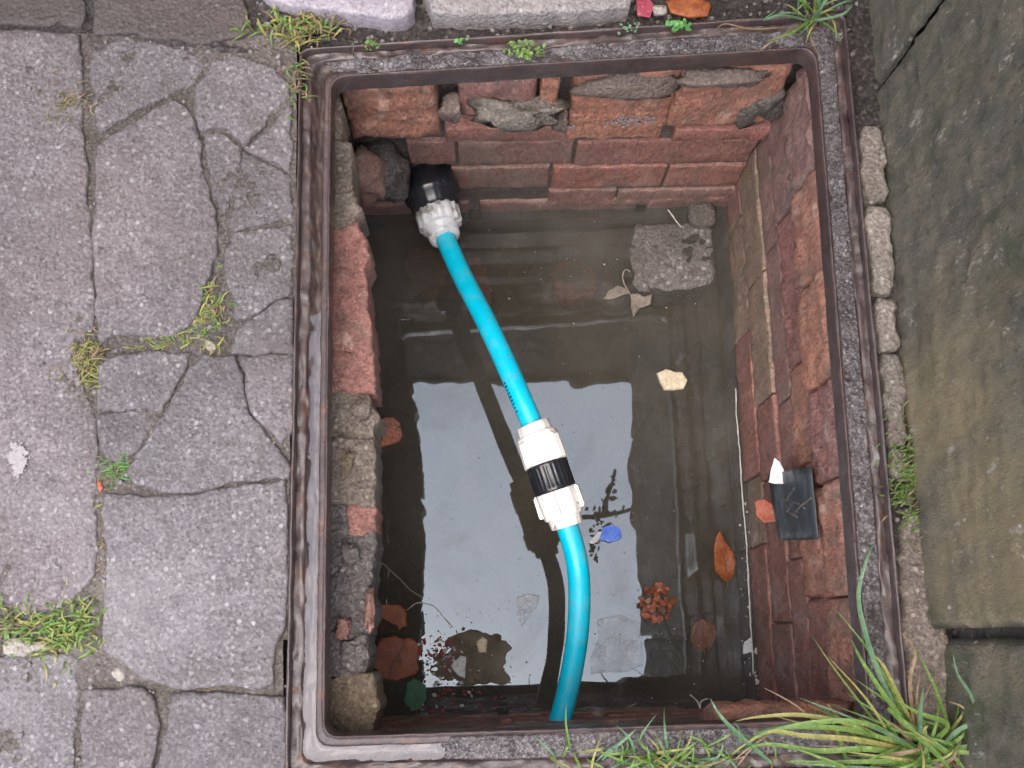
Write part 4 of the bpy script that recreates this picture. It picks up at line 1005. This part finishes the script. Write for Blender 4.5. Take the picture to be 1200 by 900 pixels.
def tri_plate(pts3, mat, parent, name, thick=.0015, sub=8):
    a, b, c, d = pts3; V = []; F = []
    n = (b - a).cross(d - a).normalized()
    for k, off in ((0, 0), (1, -thick)):
        for j in range(sub + 1):
            for i in range(sub + 1):
                u, v = i / sub, j / sub; P = a.lerp(b, u).lerp(d.lerp(c, u), v)
                V.append(P + n * (off + .0015 * fn(P, 25, 3)))
    m = (sub + 1) ** 2
    for j in range(sub):
        for i in range(sub):
            q = j * (sub + 1) + i; F.append((q, q + 1, q + sub + 2, q + sub + 1)); F.append((m + q, m + q + sub + 1, m + q + sub + 2, m + q + 1))
    for i in range(sub):
        for e0, e1 in ((i, i + 1), (sub * (sub + 1) + i + 1, sub * (sub + 1) + i), ((i + 1) * (sub + 1), i * (sub + 1)), (i * (sub + 1) + sub, (i + 1) * (sub + 1) + sub)):
            F.append((e1, e0, m + e0, m + e1))
    return link(name, V, F, mat, parent)
tri_plate([at(901, 556, -.25), at(952, 546, -.11), at(960, 632, -.11), at(914, 633, -.25)], M['plate'], pl_, 'sheet')
flake('paper_scrap', 'white pointed paper scrap above the dark plastic on the right wall', 'litter', [(908, 537), (914, 542), (922, 560), (921, 566), (901, 566)], -.20, 'paper', seed=14, tilt=(.3, 0))
def strand(name, label, cat, pts, r_, mat, group=None, parent=None):
    P = catmull([at(*p) for p in pts], 6); P = [p + Vector((fn(p, 60, 1), fn(p, 60, 7), 0)) * .0012 for p in P]
    v, f = tube_rings(P, [r_ * (0.6 + 0.7 * abs(fn(p, 90, 2))) for p in P], 6)
    o = link(name, v, f, M[mat], parent)
    if parent is None: tag(o, label, cat, group)
    return o
for pts in ([(918, 590, -0.175), (926, 580, -0.155), (930, 572, -0.135)], [(922, 600, -0.165), (932, 588, -0.135), (944, 596, -0.105)], [(928, 604, -0.155), (938, 594, -0.115), (950, 584, -0.090)], [(916, 578, -0.185), (924, 598, -0.145), (934, 606, -0.125)]):
    strand('twig', None, None, pts, .0011, 'mortar_dark', parent=pl_)
strand('root_string', 'thin whitish root floating along the foot of the right wall', 'root', [(862, 455, ZF), (864, 500, ZF), (867, 530, ZF), (870, 580, ZF), (875, 640, ZF), (878, 700, ZF), (880, 740, ZF), (883, 790, ZF)], .0014, 'root')
strand('curly_twig', 'curly dry stem standing beside the grey dried leaf', 'twig', [(742, 352, ZF), (734, 338, ZF + .01), (729, 325, ZF + .015), (732, 316, ZF + .02), (738, 318, ZF + .02)], .0009, 'twig')
strand('twig', 'short pale twig leaning on the concrete block', 'twig', [(783, 245, ZF + .02), (790, 256, ZF + .02), (798, 266, ZF + .01)], .0010, 'root')
strand('twig', 'thin pale stalk afloat near the terracotta disc, lower left', 'twig', [(442, 655, ZF), (462, 672, ZF), (480, 690, ZF), (495, 700, ZF)], .0009, 'twig')
strand('twig', 'thin pale stalk crossing the edge of the sky reflection at lower left', 'twig', [(476, 715, ZF), (492, 706, ZF), (510, 712, ZF), (530, 735, ZF)], .0007, 'root')
strand('twig', 'straight twig afloat over the submerged square stone', 'twig', [(714, 838, ZF), (730, 832, ZF), (746, 824, ZF)], .0011, 'twig')
strand('twig', 'forked white twig at the bottom right of the water', 'twig', [(808, 815, ZF), (818, 822, ZF), (820, 832, ZF), (822, 822, ZF), (830, 818, ZF)], .0014, 'root')
strand('twig', 'stiff straw standing in front of the terracotta disc', 'twig', [(455, 796, ZF), (464, 775, ZF + .01), (474, 756, ZF + .015)], .0010, 'twig')
# midribs of the larger leaves
def midrib(px, py, pts, mat='leaf_brown', r_=.0006):
    best = min((o for o in bpy.data.objects if o.name.split('.')[0] == 'leaf' and o.parent is None and o.type == 'MESH'), key=lambda o: (sum((Vector(v.co) for v in o.data.vertices), Vector()) / len(o.data.vertices) - at(px, py, ZF)).length)
    P = catmull([at(*p) for p in pts], 6); v, f = tube_rings(P, [r_] * len(P), 6); link('midrib', v, f, M[mat], best)
midrib(848, 655, [(842, 618, ZF + .004), (846, 645, ZF + .0055), (851, 668, ZF + .005), (853, 690, ZF + .004)])
midrib(824, 745, [(822, 722, ZF + .001), (824, 745, ZF + .001), (826, 768, ZF)], 'leaf_o')
midrib(487, 815, [(484, 794, ZF + .002), (488, 815, ZF + .002), (488, 838, ZF + .001)], 'grass_y', .0004)
# tiny floating debris: countless bits
def bits(name, label, cat, spec, mat_list, seed):
    rn = random.Random(seed); V, F, fm = [], [], []
    for (cx, cy, sx, sy, n, s0, s1) in spec:
        for _ in range(n):
            p = at(cx + rn.gauss(0, sx), cy + rn.gauss(0, sy), ZW + .0012); s_ = rn.uniform(s0, s1); a = rn.uniform(0, 6.28); el = rn.uniform(.3, 1)
            o = len(V); k = rn.choice([4, 5, 6])
            ring = [p + Vector((math.cos(a) * math.cos(t) * s_ - math.sin(a) * math.sin(t) * s_ * el, math.sin(a) * math.cos(t) * s_ + math.cos(a) * math.sin(t) * s_ * el, rn.uniform(0, .0012))) for t in [i * 6.283 / k for i in range(k)]]
            V += ring + [p + Vector((0, 0, .0018))]; m_ = rn.randrange(len(mat_list))
            for i in range(k): F.append((o + i, o + (i + 1) % k, o + k)); fm.append(m_)
    o = link(name, V, F, None, mats=[M[x] for x in mat_list], fmat=fm, smooth=False)
    tag(o, label, cat, kind='stuff'); return o
bits('floating_debris', 'dark red petals and pale scraps gathered at lower left of the water', 'debris', [(520, 766, 12, 12, 120, .0008, .0036), (530, 815, 25, 14, 70, .0008, .0035), (580, 800, 25, 25, 35, .0006, .002)], ['petal', 'paper', 'leaf_brown', 'leaf_o', 'petal', 'root', 'film'], 3)
bits('floating_specks', 'scattered pale specks floating over the dark water', 'debris', [(680, 300, 110, 40, 70, .0004, .0014), (640, 600, 130, 150, 140, .0003, .0010), (874, 640, 4, 120, 90, .0005, .0020), (780, 740, 50, 40, 60, .0004, .0014), (888, 780, 4, 25, 40, .0006, .0025), (560, 715, 45, 20, 50, .0004, .0012)], ['root', 'twig', 'paper', 'plate'], 4)
flake('paper_scrap', 'small cream triangular scrap among the red petals', 'litter', [(528, 780), (540, 768), (546, 770), (546, 796), (538, 792)], ZF + .001, 'paper', seed=21)
flake('paper_scrap', 'tiny cream scrap standing in for a phone torch glint, on the brown silty patch', 'litter', [(558, 752), (566, 746), (572, 750), (570, 764), (560, 765)], ZF + .001, 'cream', seed=22)  # pale flake in place of the reflected torch glint
flake('paper_scrap', 'small white scrap caught low on the right tide line', 'litter', [(872, 752), (880, 746), (884, 764), (870, 766)], ZF, 'paper', seed=23)
flake('leaf', 'orange red leaf lying in the soil above the top frame edge', 'leaf', [(780, 2), (800, -4), (820, -2), (834, 6), (828, 18), (806, 20), (786, 16)], -.002, 'leaf_o', seed=24, ampL=.004)
flake('leaf', 'dark purple leaf lying in the soil left of the orange one', 'leaf', [(745, 0), (760, -5), (768, 8), (762, 20), (748, 18)], -.004, 'petal', seed=25, ampL=.004)
flake('leaf', 'small red leaf in the long left paving joint', 'leaf', [(113, 566), (119, 563), (122, 572), (116, 577)], -.003, 'leaf_r', seed=26)
tag(lump('pebble', 773, 13, 2, .003, (.007, .005, .005), M['white_stone'], 41, None, .3, 2), 'white pebble beside the orange leaf in the soil', 'pebble')
thing_slab('stone_chip', 'cream flat stone chip at the left edge below the grass', 'stone', [(4, 756), (14, 748), (32, 750), (50, 752), (56, 762), (40, 766), (6, 768)], .001, .012, 'white_stone', jit=.003, step=.004, r=.003, amp=.002, ampL=.002, seed=27)
thing_slab('stone_chip', 'small cream stone chip in the joint by the bottom slabs', 'stone', [(128, 788), (138, 784), (150, 792), (146, 800), (130, 801)], -.004, .01, 'white_stone', jit=.003, step=.004, r=.003, amp=.002, ampL=.002, seed=28)
thing_slab('stone_chip', 'cream stone chip in the grass of the wide crack', 'stone', [(236, 396), (250, 398), (254, 407), (240, 410)], -.002, .008, 'white_stone', jit=.002, step=.004, r=.002, amp=.001, ampL=.001, seed=29)
# white lichen splash on the left slab
V, F, fm = [], [], []
rn = random.Random(9)
for k in range(230):
    a_ = rn.uniform(0, 6.28); q_ = rn.choice([9, 10, 8, 4]) + rn.gauss(0, 2.5)
    p = at(21 + q_ * math.cos(a_) * .9, 538 + q_ * math.sin(a_) * 1.5, 0.0004 + rn.uniform(0, .0004)); s_ = rn.uniform(.0005, .0022); o = len(V)
    for i in range(7): V.append(p + Vector((math.cos(i * .9) * s_ * rn.uniform(.6, 1.2), math.sin(i * .9) * s_ * rn.uniform(.6, 1.2), 0)))
    V.append(p + Vector((0, 0, .0002)))
    for i in range(7): F.append((o + i, o + (i + 1) % 7, o + 7))
tag(link('lichen_splash', V, F, M['lichen']), 'white splash of lichen on the big left paving slab', 'lichen')
# loose chippings in the joints
V, F = [], []
rn = random.Random(5)
for k in range(700):
    if k < 350: p = at(rn.uniform(0, 345), rn.uniform(0, 900), 0)
    elif k < 600: p = at(rn.uniform(290, 1010), rn.uniform(-10, 60), 0)
    else: p = at(rn.uniform(1030, 1100), rn.uniform(560, 900), 0)
    z = (-0.0045 if p.x < -0.24 else -0.013) + .004 * fn((p.x, p.y, 0), 25, 1, 3)
    if inside(np.array([[p.x, p.y]]), ow_poly)[0]: continue
    s_ = rn.uniform(.0010, .0036); o = len(V)
    base = [Vector((math.cos(t) * s_ * rn.uniform(.6, 1.1), math.sin(t) * s_ * rn.uniform(.6, 1.1), 0)) for t in [i * 1.2566 for i in range(5)]]
    for q in base: V.append(Vector((p.x, p.y, z)) + q)
    for q in base: V.append(Vector((p.x, p.y, z + s_ * .7)) + q * .6)
    for i in range(5): j = (i + 1) % 5; F.append((o + i, o + j, o + 5 + j, o + 5 + i))
    F.append(tuple(o + 5 + i for i in range(5)))
tag(link('gravel', V, F, M['kerb_grit'], smooth=False), 'loose pale chippings lying in the soil and joints', 'gravel', kind='stuff')

# ------------------------------------------------------------------ unseen wall and guessed twig, added to cut off and darken the mirrored sky
bwall = empty('sky_blocker_wall', 'tall dark wall added beyond the top edge to cut off the sky mirrored in the pit water', 'wall')
def boxm(name, a, b, mat, parent, seed, st=0.05, amp=0.004):
    V, F = [], []
    ax = [max(2, int((b[i] - a[i]) / st)) for i in range(3)]
    def face(o, u, v, nu, nv):
        k = len(V)
        for j in range(nv + 1):
            for i in range(nu + 1):
                P = o + u * (i / nu) + v * (j / nv); V.append(P + Vector((fn(P, 9, seed), fn(P, 9, seed + 3), fn(P, 9, seed + 7))) * amp)
        for j in range(nv):
            for i in range(nu): q = k + j * (nu + 1) + i; F.append((q, q + 1, q + nu + 2, q + nu + 1))
    a, b = Vector(a), Vector(b); d = b - a; X, Y, Z = Vector((d.x, 0, 0)), Vector((0, d.y, 0)), Vector((0, 0, d.z))
    face(a, X, Z, ax[0], ax[2]); face(a + Y, Z, X, ax[2], ax[0]); face(a, Z, Y, ax[2], ax[1]); face(a + X, Y, Z, ax[1], ax[2]); face(a + Z, X, Y, ax[0], ax[1])
    return link(name, V, F, mat, parent)
zc = -0.05; k = 0
while zc < 2.25:
    xs = -1.6 - (0.22 if k % 2 else 0)
    while xs < 0.9:
        boxm('block', (xs, 0.705 + random.uniform(-.001, .001), zc), (min(xs + 0.438, 1.2), 0.90, zc + 0.2165), M['dark_render'], bwall, k + xs, 0.06, 0.003); xs += 0.44
    zc += 0.218; k += 1
boxm('coping', (-1.85, 0.69, zc + .004), (1.2, 0.92, zc + 0.05), M['dark_render'], bwall, 5, .05, .0012)
br = empty('guessed_twig', 'leafy twig added over the mossy side wall, guessed for a dark shape mirrored in the pit water', 'twig')  # twig is a guess, there to darken part of the mirrored sky
def up(px, py, z):                        # point at height z seen in the water at this pixel
    d = ray(px, py); P = at(px, py, ZW); t = (z - ZW) / -d.z
    return P + Vector((d.x, d.y, -d.z)) * t
bp = [Vector((.36, .10, 1.10)), up(745, 600, 1.22), up(705, 600, 1.30), up(670, 606, 1.34)]
v, f = tube_rings(catmull(bp, 6), [.008] * 19, 6); link('stem', v, f, M['twig'], br)
bp2 = [up(705, 600, 1.30), up(714, 575, 1.31), up(724, 555, 1.32)]
v, f = tube_rings(catmull(bp2, 6), [.006] * 13, 6); link('stem', v, f, M['twig'], br)
for k in range(60):
    a_ = random.choice([(706, 600, 9, 9), (704, 606, 8, 10), (696, 636, 6, 12), (714, 576, 4, 10)])
    c = up(a_[0] + random.gauss(0, a_[2]), a_[1] + random.gauss(0, a_[3]), 1.30 + random.gauss(0, .02)); s_ = random.uniform(.007, .014)
    n_ = Vector((random.gauss(0, .5), random.gauss(0, .5), 1)).normalized(); ux = Matrix.Rotation(random.uniform(0, 6), 3, n_) @ n_.orthogonal().normalized(); uy = n_.cross(ux)
    V = [c + ux * s_ * q + uy * s_ * r_ - n_ * abs(r_) * s_ * .3 for q, r_ in ((-1, 0), (-.4, .4), (.4, .35), (1, 0), (.4, -.35), (-.4, -.4))]
    link('leaf', V, [tuple(range(6))], M['leaf_dark'], br, smooth=False)

# light balance put into base colours: wet open surfaces mostly darkened, pit bricks lightened
def scale_base(mat, f):
    t = mat.node_tree; p = [n for n in t.nodes if n.type == 'BSDF_PRINCIPLED'][0]; i = p.inputs['Base Color']
    m = t.nodes.new('ShaderNodeMix'); m.data_type = 'RGBA'; m.blend_type = 'MULTIPLY'; m.inputs[0].default_value = 1; m.inputs[7].default_value = (f, f, f, 1)
    if i.links: src = i.links[0].from_socket; t.links.new(src, m.inputs[6])
    else: m.inputs[6].default_value = i.default_value
    t.links.new(m.outputs[2], i)
for k, f in {'paver': .60, 'paver_blue': .60, 'paver_pink': .60, 'kerb_pale': .68, 'kerb_grit': .68, 'pale_mortar': .70, 'soil': .62, 'joint': .62, 'grit': .72, 'iron': .66, 'iron_lip': .72, 'wall': 1.15, 'white_stone': .8,
             'grass': .85, 'grass_y': .8, 'grass_b': .8, 'straw': .75, 'moss': .8, 'moss_d': .7, 'weed': .85, 'brick_pink': .85, 'brick_o': 1.35, 'brick_r': 1.3, 'brick_p': 1.3, 'brick_g': 1.1, 'brick_sub': 1.5}.items(): scale_base(M[k], f)

GROUPS = {'grass_tuft': 'grass tufts round the frame and in the paving joints', 'moss_patch': 'moss patches in the joints', 'leaf': 'fallen leaves', 'twig': 'twigs and stalks in the pit',
          'brick_wall': 'brick walls of the pit', 'paper_scrap': 'paper scraps in the pit', 'stone_chip': 'cream stone chips in the paving joints', 'stone': 'stones in the pit water', 'brick': 'bricks lying in the pit water',
          'clover_weed': 'small weeds on the top frame edge', 'moss_weed': 'small weeds on the top frame edge'}
for o in bpy.data.objects:
    k = o.name.split('.')[0]
    if o.parent is None and k in GROUPS and 'label' in o.keys(): o['group'] = GROUPS[k]
